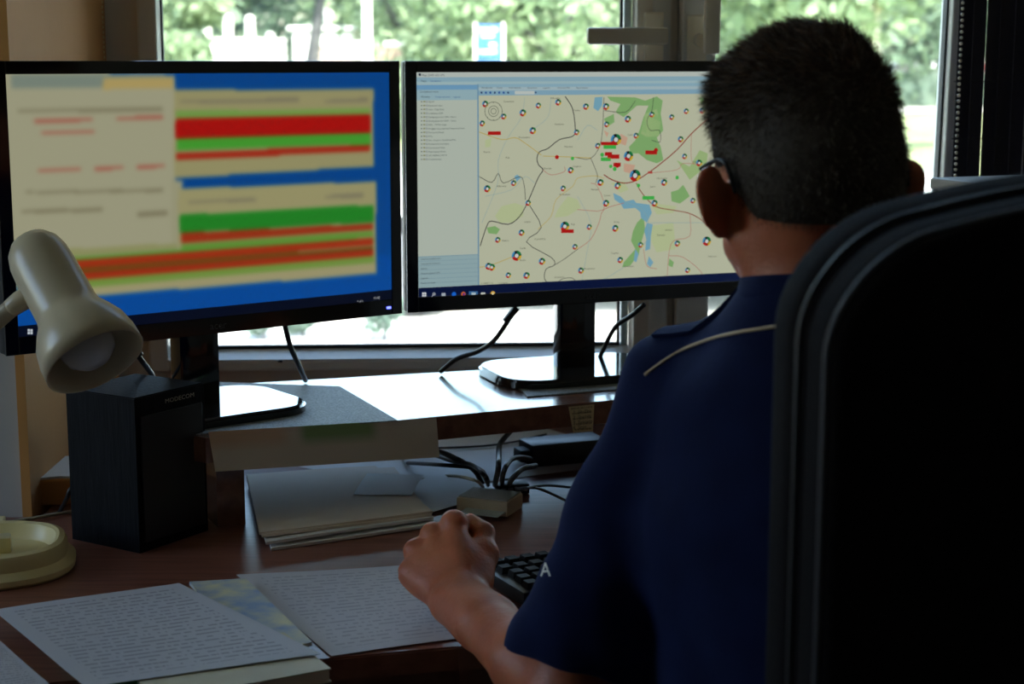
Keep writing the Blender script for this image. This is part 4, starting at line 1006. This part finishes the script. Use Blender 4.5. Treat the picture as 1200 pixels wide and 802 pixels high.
# hair: follows the skull, thin over the sides, longer on top, ends at the hairline
HRi = np.array(HR.transposed()); HCn = np.array(HC)
skull = Field(); skull.it = SK.it[:4]
def hairline(q):
    y = q[:, 1]; return q[:, 2] - np.interp(y, [-.09, -.045, -.02, .0, .03, .045, .075, .1], [-.082, -.078, -.045, -.020, -.022, .020, .052, .062])
def hf(P):
    q = (P - HCn) @ HRi.T
    g = hairline(q); t = np.clip((g + .004) / .028, 0, 1); t = t * t * (3 - 2 * t)
    top = np.clip((q[:, 2] - .005) / .06, 0, 1); top = top * top * (3 - 2 * top)
    T = .0040 + .0075 * top + .0035 * top * np.sin(q[:, 0] * 95 + 2.2 * np.sin(q[:, 1] * 60)) * .6
    T = T + .0025 * np.exp(-((q[:, 0] + .050) ** 2 + (q[:, 2] - .062) ** 2) / .0006)
    return skull(P) - (T * t - .005 * (1 - t))
HF = Field(); HF.fn(hf, 0, 'u')
hme = HF.mesh('hair', HCn - .14, HCn + .14, .003)
body = obj('body', local(skme), M['skin'], man)
# strands
hco = np.zeros(len(hme.vertices) * 3); hme.vertices.foreach_get('co', hco); hco = hco.reshape(-1, 3)
hno = np.array([v.normal[:] for v in hme.vertices])
hq = (hco - HCn) @ HRi.T; hg = hairline(hq); ok = np.nonzero((hg > .001) & ((skull(hco)) > -.0005))[0]
rng = np.random.default_rng(3); pick = rng.choice(ok, 26000)
HV, HF_, HCc = [], [], []
right = np.array(HR @ V3((1, 0, 0))); fwd = np.array(HR @ V3((0, 1, 0))); upv = np.array(HR @ V3((0, 0, 1)))
for n in pick:
    p = hco[n] + rng.normal(0, .0015, 3); N_ = hno[n]; q = hq[n]; top = min(1, max(0, (q[2] - .005) / .06))
    comb = (fwd * .75 - right * .45 + upv * .1) * top + (-upv * .75 - fwd * .25) * (1 - top)
    Ln = (.0045 + .010 * top) * rng.uniform(.7, 1.35)
    d1 = N_ * (.75 if top > .3 else .60) + comb * .75 + rng.normal(0, .28, 3); d1 /= np.linalg.norm(d1)
    d2 = d1 * .5 + comb * .5 + rng.normal(0, .15, 3) - upv * .1; d2 /= np.linalg.norm(d2)
    sd_ = np.cross(d1, rng.normal(0, 1, 3)); sd_ /= np.linalg.norm(sd_); wd = .00022 + .00012 * top
    b0 = len(HV); p = p - N_ * .001
    m1 = p + d1 * Ln * .55; m2 = m1 + d2 * Ln * .45
    HV += [p - sd_ * wd, p + sd_ * wd, m1 + sd_ * wd * .8, m1 - sd_ * wd * .8, m2]
    HF_ += [(b0, b0 + 1, b0 + 2, b0 + 3), (b0 + 3, b0 + 2, b0 + 4)]
    g = rng.uniform(); gy = (1 - top) * .9
    c = np.array([.045, .022, .012]) * (.5 + 1.1 * g)
    if rng.uniform() < .20 + .45 * gy: c = np.array([.16, .135, .115]) * (.5 + .7 * g)
    elif top > .4 and rng.uniform() < .12: c = np.array([.20, .11, .06])
    HCc += [c] * 7
sme = bpy.data.meshes.new('hair_strands'); sme.from_pydata([tuple(v) for v in HV], [], HF_)
at_ = sme.color_attributes.new('hc', 'FLOAT_COLOR', 'CORNER'); at_.data.foreach_set('color', np.concatenate([np.array(HCc), np.ones((len(HCc), 1))], 1).ravel())
at_ = hme.color_attributes.new('hc', 'FLOAT_COLOR', 'CORNER')
li = np.zeros(len(hme.loops), np.int32); hme.loops.foreach_get('vertex_index', li); tp = np.clip((hq[li][:, 2] - .005) / .06, 0, 1)[:, None]
cc = np.array([[.040, .020, .011]]) * tp + np.array([[.042, .030, .022]]) * (1 - tp); at_.data.foreach_set('color', np.concatenate([cc, np.ones((len(cc), 1))], 1).ravel())
hr = obj('hair', local(hme), M['hair'], man); o = obj('hair_strands', local(sme), M['hair'], hr); o['kind'] = 'stuff'
eyem = mat('eye_white', (.7, .68, .64), .15); irm = mat('iris', (.08, .12, .16), .15)
for s in (-1, 1):
    bm = bmesh.new(); bmesh.ops.create_uvsphere(bm, u_segments=20, v_segments=14, radius=.0118); e_ = obj('eye', bm, eyem, man, smooth='all'); e_.location = H(s * .031, .080, -.012) - mo
    bm = bmesh.new(); bmesh.ops.create_uvsphere(bm, u_segments=16, v_segments=10, radius=.0058); i_ = obj('iris', bm, irm, e_, smooth='all'); i_.location = HR @ V3((0, .0072, 0))
gl = thing('eyeglasses', H(0, .10, 0), label='dark-framed eyeglasses whose thin arm shows behind the left ear', cat='eyeglasses')
go = Vector(gl.location); gm_ = mat('spectacle_frame', (.012, .010, .010), .7, spec=.2)
for s in (-1, 1):
    obj('temple_arm', tube([H(s * .062, .095, -.006) - go, H(s * .069, .04, -.004) - go, H(s * .076, -.005, -.006) - go, H(s * .0785, -.030, -.014) - go, H(s * .076, -.040, -.036) - go], .0018, 8), gm_, gl, smooth='all')
    rim = [H(s * (.033 + .024 * math.cos(a)), .106, -.014 + .017 * math.sin(a)) - go for a in [2 * math.pi * i / 20 for i in range(21)]]
    obj('lens_rim', tube(rim, .0014, 8, None, 0), gm_, gl, smooth='all')
obj('bridge', tube([H(-.010, .108, -.010) - go, H(0, .112, -.006) - go, H(.010, .108, -.010) - go], .0014, 8), gm_, gl, smooth='all')

# shirt
SHF = Field()
SLn, SRn, ELn, ERn = (np.array(p) for p in (SL, SR, EL, ER))
SHF.cap(SL + V3((.012, -.012, 0)), SR, .046, .050, k=0)
SHF.cap(NK + V3((0, -.006, -.026)), SL + V3((.03, -.02, .006)), .060, .042, k=.03); SHF.cap(NK + V3((0, -.006, -.026)), SR + V3((-.02, 0, .006)), .060, .044, k=.03)
SHF.cap(NK + V3((0, -.006, -.026)), NK + V3((.012, -.02, -.17)), .066, .100, k=.03)
SHF.ell((.272, 1.375, .905), (.175, .112, .20), TR, k=.05)
SHF.ell((.298, 1.345, .74), (.178, .122, .22), TR, k=.05)
SHF.ell((.315, 1.33, .58), (.175, .130, .14), TR, k=.05)
for a, b in ((SL, EL), (SR, ER)):
    e1 = a.lerp(b, .9); dv = (b - a).normalized(); dvn = np.array(dv); en = np.array(a.lerp(b, .91))
    F2 = Field(); F2.cap(a, a.lerp(b, 1.05), .047, .068, k=0)
    # a limb of cloth cut square at the hem
    nh = np.array((dv + V3((.10, .08, .10)) * (1 if a is SL else 0)).normalized())
    SHF.it.append(((lambda P, F2=F2, en=en, nh=nh: np.maximum(F2(P), (P - en) @ nh)), .022, 'u'))
for a, b in ((SL, EL), (SR, ER)):
    SHF.cap(a.lerp(b, .70), a.lerp(b, 1.2), .048, .066, k=.002, op='s')
def folds(P):
    x, y, z = P[:, 0], P[:, 1], P[:, 2]
    f = .0035 * np.sin(x * 55 + 18 * np.sin(z * 6.5) + 1.0) * (np.sin(z * 9 + 2) * .5 + .5)
    f += .0032 * np.sin(z * 40 + x * 38 + 3 * np.sin(y * 14)) * np.clip((z - .74) / .1, 0, 1) * np.clip((.24 - x) / .1, 0, 1)
    f += .0012 * np.sin(x * 130 + z * 30) * np.clip((1.0 - z) / .2, 0, 1)
    return f
SHF.fn(folds, 0, 'd')
SHF.cap(NK + V3((0, .002, .030)), NK + V3((-.002, .006, .2)), .056, .060, k=.004, op='s')
shme = SHF.mesh('shirt', (-.10, 1.10, .44), (.75, 1.70, 1.22), .003)
nv = len(shme.vertices); co = np.zeros(nv * 3); shme.vertices.foreach_get('co', co); co = co.reshape(-1, 3)
bvh = BVHTree.FromPolygons([tuple(c) for c in co], [tuple(p.vertices) for p in shme.polygons])
shirt = obj('shirt', local(shme), M['shirt'], man)
def hit(px, py, off=.0):
    r_ = ray(px, py).normalized(); loc, n, i, dd = bvh.ray_cast(CAM, r_)
    if loc is None: return None
    return loc + n * off, n
def near(p, off=0):
    loc, n, i, dd = bvh.find_nearest(p); return loc + n * off, n
# collar: a standing band around the neck
cr_ = []
bm = bmesh.new(); n = 36; rows = []
for (dr, dz_) in ((.067, -.028), (.066, .0), (.063, .018), (.060, .017), (.061, -.02)):
    rows.append([bm.verts.new(NK + V3((dr * 1.02 * math.cos(a), .002 + dr * 1.05 * math.sin(a), dz_ + .004 - .012 * math.sin(a)))) for a in [2 * math.pi * i / n for i in range(n)]])
for a, b in zip(rows, rows[1:]):
    for i in range(n): bm.faces.new((a[i], a[(i + 1) % n], b[(i + 1) % n], b[i]))
bmesh.ops.recalc_face_normals(bm, faces=bm.faces); bmesh.ops.translate(bm, vec=-mo, verts=bm.verts)
obj('collar', bm, M['shirt'], man, smooth='all')
# yoke piping over the back
pp = [(756, 440), (775, 426), (800, 411), (830, 399), (860, 391), (890, 386), (925, 382)]
P = [h[0] for h in (hit(x, y, .0008) for x, y in pp) if h]
if len(P) > 2:
    last = P[-1]
    for t in (.35, .7, 1.0):
        q_ = near(last.lerp(V3((SR.x + .01, SR.y - .05, last.z)), t), .0008); P.append(q_[0])
    obj('yoke_piping', tube([p - mo for p in P], .0016, 6), M['pipe_thread'], man, smooth='all')
# shoulder strap
ep = [h for h in (near(NK.lerp(SL, t) + V3((0, -.004, .05)), .0) for t in (.48, .6, .72, .84, .96, 1.08)) if h]
bm = bmesh.new(); prev = None
for i, (p, nn) in enumerate(ep):
    dr = (SL - NK).normalized(); sd_ = dr.cross(V3((0, 0, 1))).normalized(); hw = .022 if i else .013
    row = []
    for s in (-1, -.5, 0, .5, 1):
        q_, n2 = near(p + sd_ * hw * s, .0); row.append((q_ + n2 * .0005, q_ + n2 * .0045))
    vs = [bm.verts.new(r_[1] - mo) for r_ in row] + [bm.verts.new(r_[0] - mo) for r_ in row[::-1]]
    if prev:
        for k in range(10): bm.faces.new((prev[k], prev[(k + 1) % 10], vs[(k + 1) % 10], vs[k]))
    else: bm.faces.new(vs)
    prev = vs
bm.faces.new(prev[::-1]); bmesh.ops.recalc_face_normals(bm, faces=bm.faces)
obj('shoulder_strap', bm, M['shirt'], man, smooth=True)
# lettering near the hem of the sleeve; most of the word turns away round the arm
hh = hit(640, 668, .0006)
if hh:
    for ch_, (px, py) in (('A', (634, 676)), ('J', (616, 676))):
        V, F = text2d(ch_, .0165); out = []; okk = True
        for x, y in V:
            h2 = hit(px + x * 1950 / 1.40 * .78 * 1.0, py - y * 1950 / 1.40, .0008)
            if h2 is None: okk = False; break
            out.append(tuple(h2[0] - mo))
        if okk:
            me = bpy.data.meshes.new('lettering'); me.from_pydata(out, [], F); obj('sleeve_lettering', me, M['white_letter'], man)
# trousers, shoes
TF = Field(); KL, KR = V3((.20, 1.76, .535)), V3((.47, 1.76, .535)); AL, AR_ = V3((.19, 1.83, .10)), V3((.49, 1.83, .10))
TF.ell(PV + V3((0, 0, -.0)), (.165, .125, .095), TR, k=0)
for k_, a_ in ((KL, AL), (KR, AR_)):
    TF.cap(PV + V3(((k_.x - PV.x) * .6, .03, -.005)), k_, .078, .062, k=.05); TF.cap(k_, a_, .060, .045, k=.03)
TF.fn(lambda P: .0025 * np.sin(P[:, 1] * 50 + P[:, 2] * 40), 0, 'd')
obj('trousers', local(TF.mesh('trousers', (.05, 1.10, .04), (.65, 2.0, .72), .006)), M['trousers'], man)
for a_ in (AL, AR_):
    SF = Field(); SF.cap(a_ + V3((0, -.02, -.05)), a_ + V3((0, .14, -.065)), .042, .034, k=0).cap(a_, a_ + V3((0, 0, -.05)), .04, .042, k=.02).fn(lambda P: .004 - P[:, 2], 0, 'i')
    obj('shoe', local(SF.mesh('shoe', (a_.x - .08, a_.y - .12, -.01), (a_.x + .08, a_.y + .24, .17), .006)), M['shoe'], man)

# pale cabinet on the right, only its top edge shows over the chair
cab = thing('storage_cabinet', (.875, 2.02, DZ), R(20), label='pale grey storage cabinet standing on the desk behind the chair top', cat='cabinet')
cbm = mat('cabinet_grey', (.42, .41, .39), .5)
obj('cabinet_body', box((.62, .36, .410), (.10, .1, .2055), None, .004), cbm, cab)
obj('cabinet_top', box((.66, .40, .016), (.10, .1, .4195), None, .004), cbm, cab)
for s in (-1, 1):
    d_ = obj('door', box((.30, .012, .38), (.10 + s * .153, -.087, .205), None, .002), cbm, cab)
    obj('door_handle', tube([(.10 + s * .02, -.10, .16), (.10 + s * .02, -.112, .17), (.10 + s * .02, -.112, .24), (.10 + s * .02, -.10, .25)], .004, 8), M['metal'], d_, smooth='all')

# ================================================================== OUTSIDE
GZ_ = -.25
grass = mottled('lawn', (.12, .17, .06), (.24, .27, .12), .6, .9)
pave = mottled('paving_sunlit', (.36, .36, .34), (.46, .45, .43), 1.5, .85)
asph = mottled('asphalt', (.26, .26, .26), (.32, .32, .31), 1, .9)
st('ground', box((260, 260, .2), (0, 70, GZ_ - .12)), grass)
st('path_1', box((120, 16, .03), (0, 11.5, GZ_ + .015)), pave)
st('path_2', box((120, 4.5, .03), (0, 54.5, GZ_ + .015)), pave)
st('road', box((160, 14, .03), (0, 73, GZ_ + .015)), asph)
leafm = {}
def leaf_mat(key, c1, c2):
    m = mottled('leaf_' + key, c1, c2, .9, .6); b = m.node_tree.nodes['Principled BSDF']
    out = m.node_tree.nodes['Material Output']; N, L, _ = nodes(m)
    t = N.new('ShaderNodeBsdfTranslucent'); t.inputs[0].default_value = (*[min(1, c * 1.3) for c in c2], 1)
    mx = N.new('ShaderNodeMixShader'); mx.inputs[0].default_value = .35; L.new(b.outputs[0], mx.inputs[1]); L.new(t.outputs[0], mx.inputs[2]); L.new(mx.outputs[0], out.inputs[0])
    leafm[key] = m
leaf_mat('a', (.12, .19, .13), (.20, .27, .18)); leaf_mat('b', (.16, .24, .13), (.28, .35, .21)); leaf_mat('c', (.08, .14, .11), (.15, .20, .16))
bark = mottled('bark', (.035, .035, .04), (.07, .07, .07), 6, .9, .6); palebark = mottled('pale_bark', (.50, .46, .38), (.66, .62, .54), 4, .8, .4)
def leaves(centers, radii, n, size, seed):
    rg = np.random.default_rng(seed); C_ = np.array(centers); Rr = np.array(radii)
    w_ = Rr ** 2; k = rg.choice(len(C_), n, p=w_ / w_.sum())
    d = rg.normal(0, 1, (n, 3)); d /= np.linalg.norm(d, axis=1)[:, None]
    p = C_[k] + d * (Rr[k] * rg.uniform(.35, 1.05, n) ** .6)[:, None] * np.array([1, 1, .8])
    a = rg.normal(0, 1, (n, 3)); a /= np.linalg.norm(a, axis=1)[:, None]; b = np.cross(a, d + rg.normal(0, .5, (n, 3))); b /= np.linalg.norm(b, axis=1)[:, None] + 1e-9
    s = size * rg.uniform(.6, 1.4, n)[:, None]
    V = np.stack([p - a * s, p + b * s * .5, p + a * s, p - b * s * .5], 1).reshape(-1, 3)
    F = np.arange(n * 4).reshape(-1, 4)
    me = bpy.data.meshes.new('foliage'); me.vertices.add(n * 4); me.vertices.foreach_set('co', V.ravel()); me.loops.add(n * 4); me.loops.foreach_set('vertex_index', F.ravel().astype(np.int32))
    me.polygons.add(n); me.polygons.foreach_set('loop_start', np.arange(0, n * 4, 4, dtype=np.int32)); me.update(calc_edges=True); return me
def tree(px, D, h, cr, base, key, tr, label, lean=0, n=5000, tm=None, seed=1, sz=.16):
    x = (px - 600) / FPX * D * .986; t = thing('tree', (x, D, GZ_), 0, label, 'tree', 'trees beyond the lawn')
    h = min(h, .172 * D); rg = random.Random(seed); top = V3((lean, 0, h * .8))
    bm = tube([(0, 0, 0), (lean * .3, 0, h * .3), tuple(top)], lambda q: tr * (1 - .7 * q), 10)
    cs, rs = [], []
    for i in range(14):
        a = rg.uniform(0, 6.28); rr = rg.uniform(.2, .85) * cr; z = rg.uniform(base, h - cr * .25)
        c = (lean * .8 + rr * math.cos(a), rr * math.sin(a), z); cs.append(c); rs.append(cr * rg.uniform(.28, .50))
        if i < 7: tube([(lean * .5, 0, base * .8 + .3), (lean * .6 + c[0] * .4, c[1] * .4, (base + z) / 2), c], lambda q: tr * .35 * (1 - .8 * q), 6, bm)
    obj('trunk', bm, tm or bark, t, smooth='all')
    o = obj('foliage', leaves(cs, rs, n, sz, seed), leafm[key], t); o['kind'] = 'stuff'
tree(196, 30, 8, 1.3, .3, 'b', .18, 'yellow-green leafy tree behind the left edge of the window glass', seed=1)
tree(262, 58, 12, 5.5, 2.0, 'c', .25, 'dark tree rising behind the white pillared fence', seed=2, sz=.22)
tree(352, 26, 9, 1.3, 3.3, 'c', .17, 'tree with a dark leaning trunk between the fence and lamp post', lean=.5, seed=3)
tree(405, 50, 12, 5, 2.6, 'b', .22, 'light green tree behind the lamp post', seed=4, sz=.2)
tree(500, 38, 10, 3.9, .8, 'b', .2, 'bright green tree beyond the gap between the monitors', seed=5)
tree(575, 48, 12, 6, .8, 'a', .25, 'broad green tree standing behind the blue sign', seed=6, n=8000, sz=.2)
tree(665, 36, 9, 4.0, 1.0, 'b', .2, 'light green tree seen beside the horizontal window handle', seed=7)
tree(745, 60, 13, 6, 1.0, 'c', .25, 'dark green tree hidden behind the window mullion', seed=8, sz=.24)
tree(880, 52, 11, 5.0, 1.6, 'a', .2, 'grey-green tree just right of the vertical window handle', seed=9, n=7000, sz=.2)
tree(1018, 30, 9, 3.6, 2.6, 'b', .30, 'tree with a thick pale trunk above the man\'s head', seed=10, tm=palebark)
tree(1085, 66, 13, 6.5, 3.0, 'c', .3, 'dark tree standing behind the parked cars', seed=11, sz=.24, n=7000)
tree(960, 70, 13, 6.5, 2.4, 'b', .3, 'far light green tree behind the man\'s head', seed=12, sz=.24)
tree(1180, 60, 12, 6, 2, 'a', .3, 'green tree hidden behind the black blind', seed=13, sz=.22)
tree(120, 50, 12, 6, 1.5, 'a', .3, 'green tree beyond the left window frame', seed=14, sz=.22)
tree(320, 75, 13, 7.5, 1.5, 'a', .3, 'distant tree filling the gap above the white fence', seed=15, sz=.26)
tree(640, 80, 14, 8, 1.5, 'c', .3, 'distant dark tree between two lighter trees', seed=16, sz=.28)
tree(820, 85, 14, 8, 1.5, 'a', .3, 'distant tree behind the two window handles', seed=17, sz=.28)
# hedge
hg_ = thing('hedge', (17.5, 60, GZ_), 0, 'clipped green hedge between the lawn and the parked cars', 'hedge')
obj('hedge_core', box((24, 1.2, 1.15), (0, 0, .58)), leafm['c'], hg_)
rg = np.random.default_rng(5); cs = [(rg.uniform(-12, 12), rg.uniform(-.6, .1), rg.uniform(.1, 1.15)) for _ in range(200)]
o = obj('foliage', leaves(cs, [.25] * 200, 6000, .09, 5), leafm['a'], hg_); o['kind'] = 'stuff'
# cars
def car(x, y, rz, col, label, group=None):
    t = thing('car', (x, y, GZ_ + .03), rz, label, 'car', group)
    pm = mat('car_paint', col, .25, coat=.8); gmm = mat('car_glass', (.03, .04, .05), .06)
    prof = [(-2.1, .28), (-2.12, .62), (-1.95, .86), (-1.55, .92), (-1.05, 1.36), (-.3, 1.46), (.45, 1.40), (1.05, .98), (1.75, .84), (2.08, .66), (2.12, .30)]
    def side(poly, w_, inset=0):
        bm = bmesh.new(); rows = []
        for yy, k in ((-w_ / 2, .0), (-w_ / 2 + .1, .0), (w_ / 2 - .1, .0), (w_ / 2, .0)):
            rows.append([bm.verts.new((p[0], yy * (1 - (.22 if p[1] > 1.0 else 0)), p[1])) for p in poly])
        m_ = len(poly)
        for a, b in zip(rows, rows[1:]):
            for i in range(m_): bm.faces.new((a[i], a[(i + 1) % m_], b[(i + 1) % m_], b[i]))
        bm.faces.new(rows[0][::-1]); bm.faces.new(rows[-1]); bmesh.ops.recalc_face_normals(bm, faces=bm.faces); return bm
    obj('car_body', side(prof, 1.72), pm, t, smooth=True)
    gp = [(-1.38, .95), (-.98, 1.30), (-.3, 1.39), (.40, 1.33), (.86, .98)]
    obj('side_window', side(gp, 1.735), gmm, t)
    obj('windscreen', side([(.52, 1.37), (1.04, 1.0), (1.08, 1.0), (.56, 1.38)], 1.55), gmm, t)
    for wx in (-1.3, 1.3):
        for wy in (-.78, .78):
            bm = lathe([(.06, -.1), (.31, -.1), (.31, .1), (.06, .1)], 24); bmesh.ops.rotate(bm, cent=(0, 0, 0), matrix=Matrix.Rotation(R(90), 3, 'X'), verts=bm.verts)
            wl = obj('wheel', bm, M['black'], t, smooth=True); wl.location = (wx, wy, .31)
            bm = lathe([(.001, -.105), (.2, -.105), (.2, .105), (.001, .105)], 20); bmesh.ops.rotate(bm, cent=(0, 0, 0), matrix=Matrix.Rotation(R(90), 3, 'X'), verts=bm.verts); obj('hubcap', bm, M['metal'], wl, smooth=True)
    for s in (-.6, .6): obj('headlight', box((.06, .3, .13), (2.07, s, .62), None, .02), mat('headlight', (.85, .85, .85), .1), t); obj('tail_light', box((.05, .25, .13), (-2.08, s, .74), None, .02), mat('tail_light', (.5, .01, .01), .2), t)
def cx(px, D): return (px - 600) / FPX * D
car(cx(1045, 70), 70, R(200), (.62, .62, .62), 'white car parked beyond the hedge, right of the man\'s head')
car(cx(1128, 71), 71, R(178), (.30, .02, .03), 'dark red car parked beyond the hedge near the black blind')
car(cx(1085, 78), 78, R(182), (.60, .60, .62), 'silver car behind the red one beyond the hedge')
car(cx(855, 66), 66, R(165), (.42, .03, .03), 'red car just right of the vertical window handle')
car(cx(720, 10.6), 10.9, R(180), (.60, .66, .68), 'pale silver car close outside, seen under the right monitor')
# white pillared fence, lower left of the view
wht = mat('white_render', (.75, .74, .70), .8)
wf = thing('pillared_fence', (cx(285, 40), 40, GZ_), R(4), 'white masonry fence with round-topped pillars beyond the left monitor', 'fence')
obj('fence_wall', box((2.1, .3, 2.10), (.05, 0, 1.05)), wht, wf)
for x_, h_, w_ in ((-.72, 2.75, .17), (-.23, 2.66, .22), (.28, 2.64, .22), (-.98, 2.2, .2), (.75, 2.25, .2)):
    bm = prism([(w_ / 2 * math.cos(a), w_ / 2 * math.sin(a)) for a in [2 * math.pi * i / 16 for i in range(16)]], 0, h_ - w_ / 2)
    bmesh.ops.create_uvsphere(bm, u_segments=16, v_segments=8, radius=w_ / 2, matrix=Matrix.Translation((0, 0, h_ - w_ / 2)))
    obj('pillar', bm, wht, wf, smooth=True).location = (x_, -.12, 0)
kio = thing('white_kiosk', (cx(388, 42), 42, GZ_), R(-3), 'low white kiosk left of the lamp post', 'kiosk')
obj('kiosk_wall', box((1.5, 1.5, 2.3), (0, 0, 1.15), None, .03), wht, kio); obj('kiosk_roof', box((1.75, 1.7, .10), (0, 0, 2.36), None, .03), wht, kio)
obj('kiosk_window', box((.5, .02, .7), (.25, -.76, 1.6)), M['gasket'], kio); obj('kiosk_finial', lathe([(.05, 2.4), (.10, 2.6), (.16, 2.85), (.08, 3.05), (.001, 3.1)], 16), wht, kio, smooth=True)
# brick wall with a pale coping
bw = thing('brick_wall', (cx(425, 36), 36, GZ_), R(2), 'low pinkish brick wall with pale coping behind the lamp post', 'wall')
bwm = mottled('brick_far', (.34, .22, .18), (.42, .30, .25), 5, .9)
obj('wall_core', box((1.8, .22, 1.88), (0, 0, .94)), mat('mortar', (.45, .42, .38), .9), bw)
bme = bpy.data.meshes.new('brick'); bm = box((.235, .26, .065)); bm.to_mesh(bme); bm.free(); bme.materials.append(bwm)
for j in range(25):
    for i in range(7):
        if j < 14: continue
        o = bpy.data.objects.new('brick', bme); COL.objects.link(o); o.parent = bw; o.location = (-.76 + i * .25 + (j % 2) * .06, 0, .04 + j * .0752)
obj('coping', box((1.9, .34, .10), (0, 0, 1.93), None, .02), wht, bw)
lp = thing('lamp_post', (cx(433, 25), 25, GZ_), 0, 'tall white lamp post outside, above the left monitor', 'lamp post')
obj('pole', lathe([(.09, 0), (.085, .5), (.068, .55), (.06, 6)], 16), wht, lp, smooth=True); obj('lamp_head', box((.25, .7, .12), (0, -.3, 6.0), None, .04), wht, lp)
sg = thing('information_sign', (cx(574, 30), 30, GZ_), R(3), 'blue sign board with pale lines in front of the broad tree', 'sign')
blm = mat('sign_blue', (.02, .10, .34), .5)
obj('sign_board', box((.46, .04, .62), (0, 0, 1.90), None, .01), blm, sg)
for x_ in (-.25, .25): obj('post', box((.04, .04, 2.25), (x_, .03, 1.125)), wht, sg)
for z_, w_ in ((2.12, .34), (2.02, .22), (1.86, .12), (1.74, .30)): obj('sign_line', box((w_, .01, .045), (-.03 if w_ > .2 else .06, -.024, z_)), wht, sg)
# shrubs close to the house
for i, (px, D, h_) in enumerate(((305, 9.2, .20), (352, 9.3, .14), (448, 9.15, .24))):
    t = thing('shrub', (cx(px, D), D, GZ_ + .03), 0, ('small grey-green shrub outside, left of the monitor cable', 'smallest grey-green shrub outside, just right of the monitor cable', 'taller grey-green shrub outside near the gap between monitors')[i], 'shrub', 'small shrubs on the paving')
    obj('stem', tube([(0, 0, 0), (.01, 0, h_ * .6)], .01, 6), bark, t)
    o = obj('foliage', leaves([(0, 0, h_ * .55), (.05, 0, h_ * .8), (-.05, 0, h_ * .4)], [h_ * .35] * 3, 400, .02, i + 40), leafm['c'], t); o['kind'] = 'stuff'
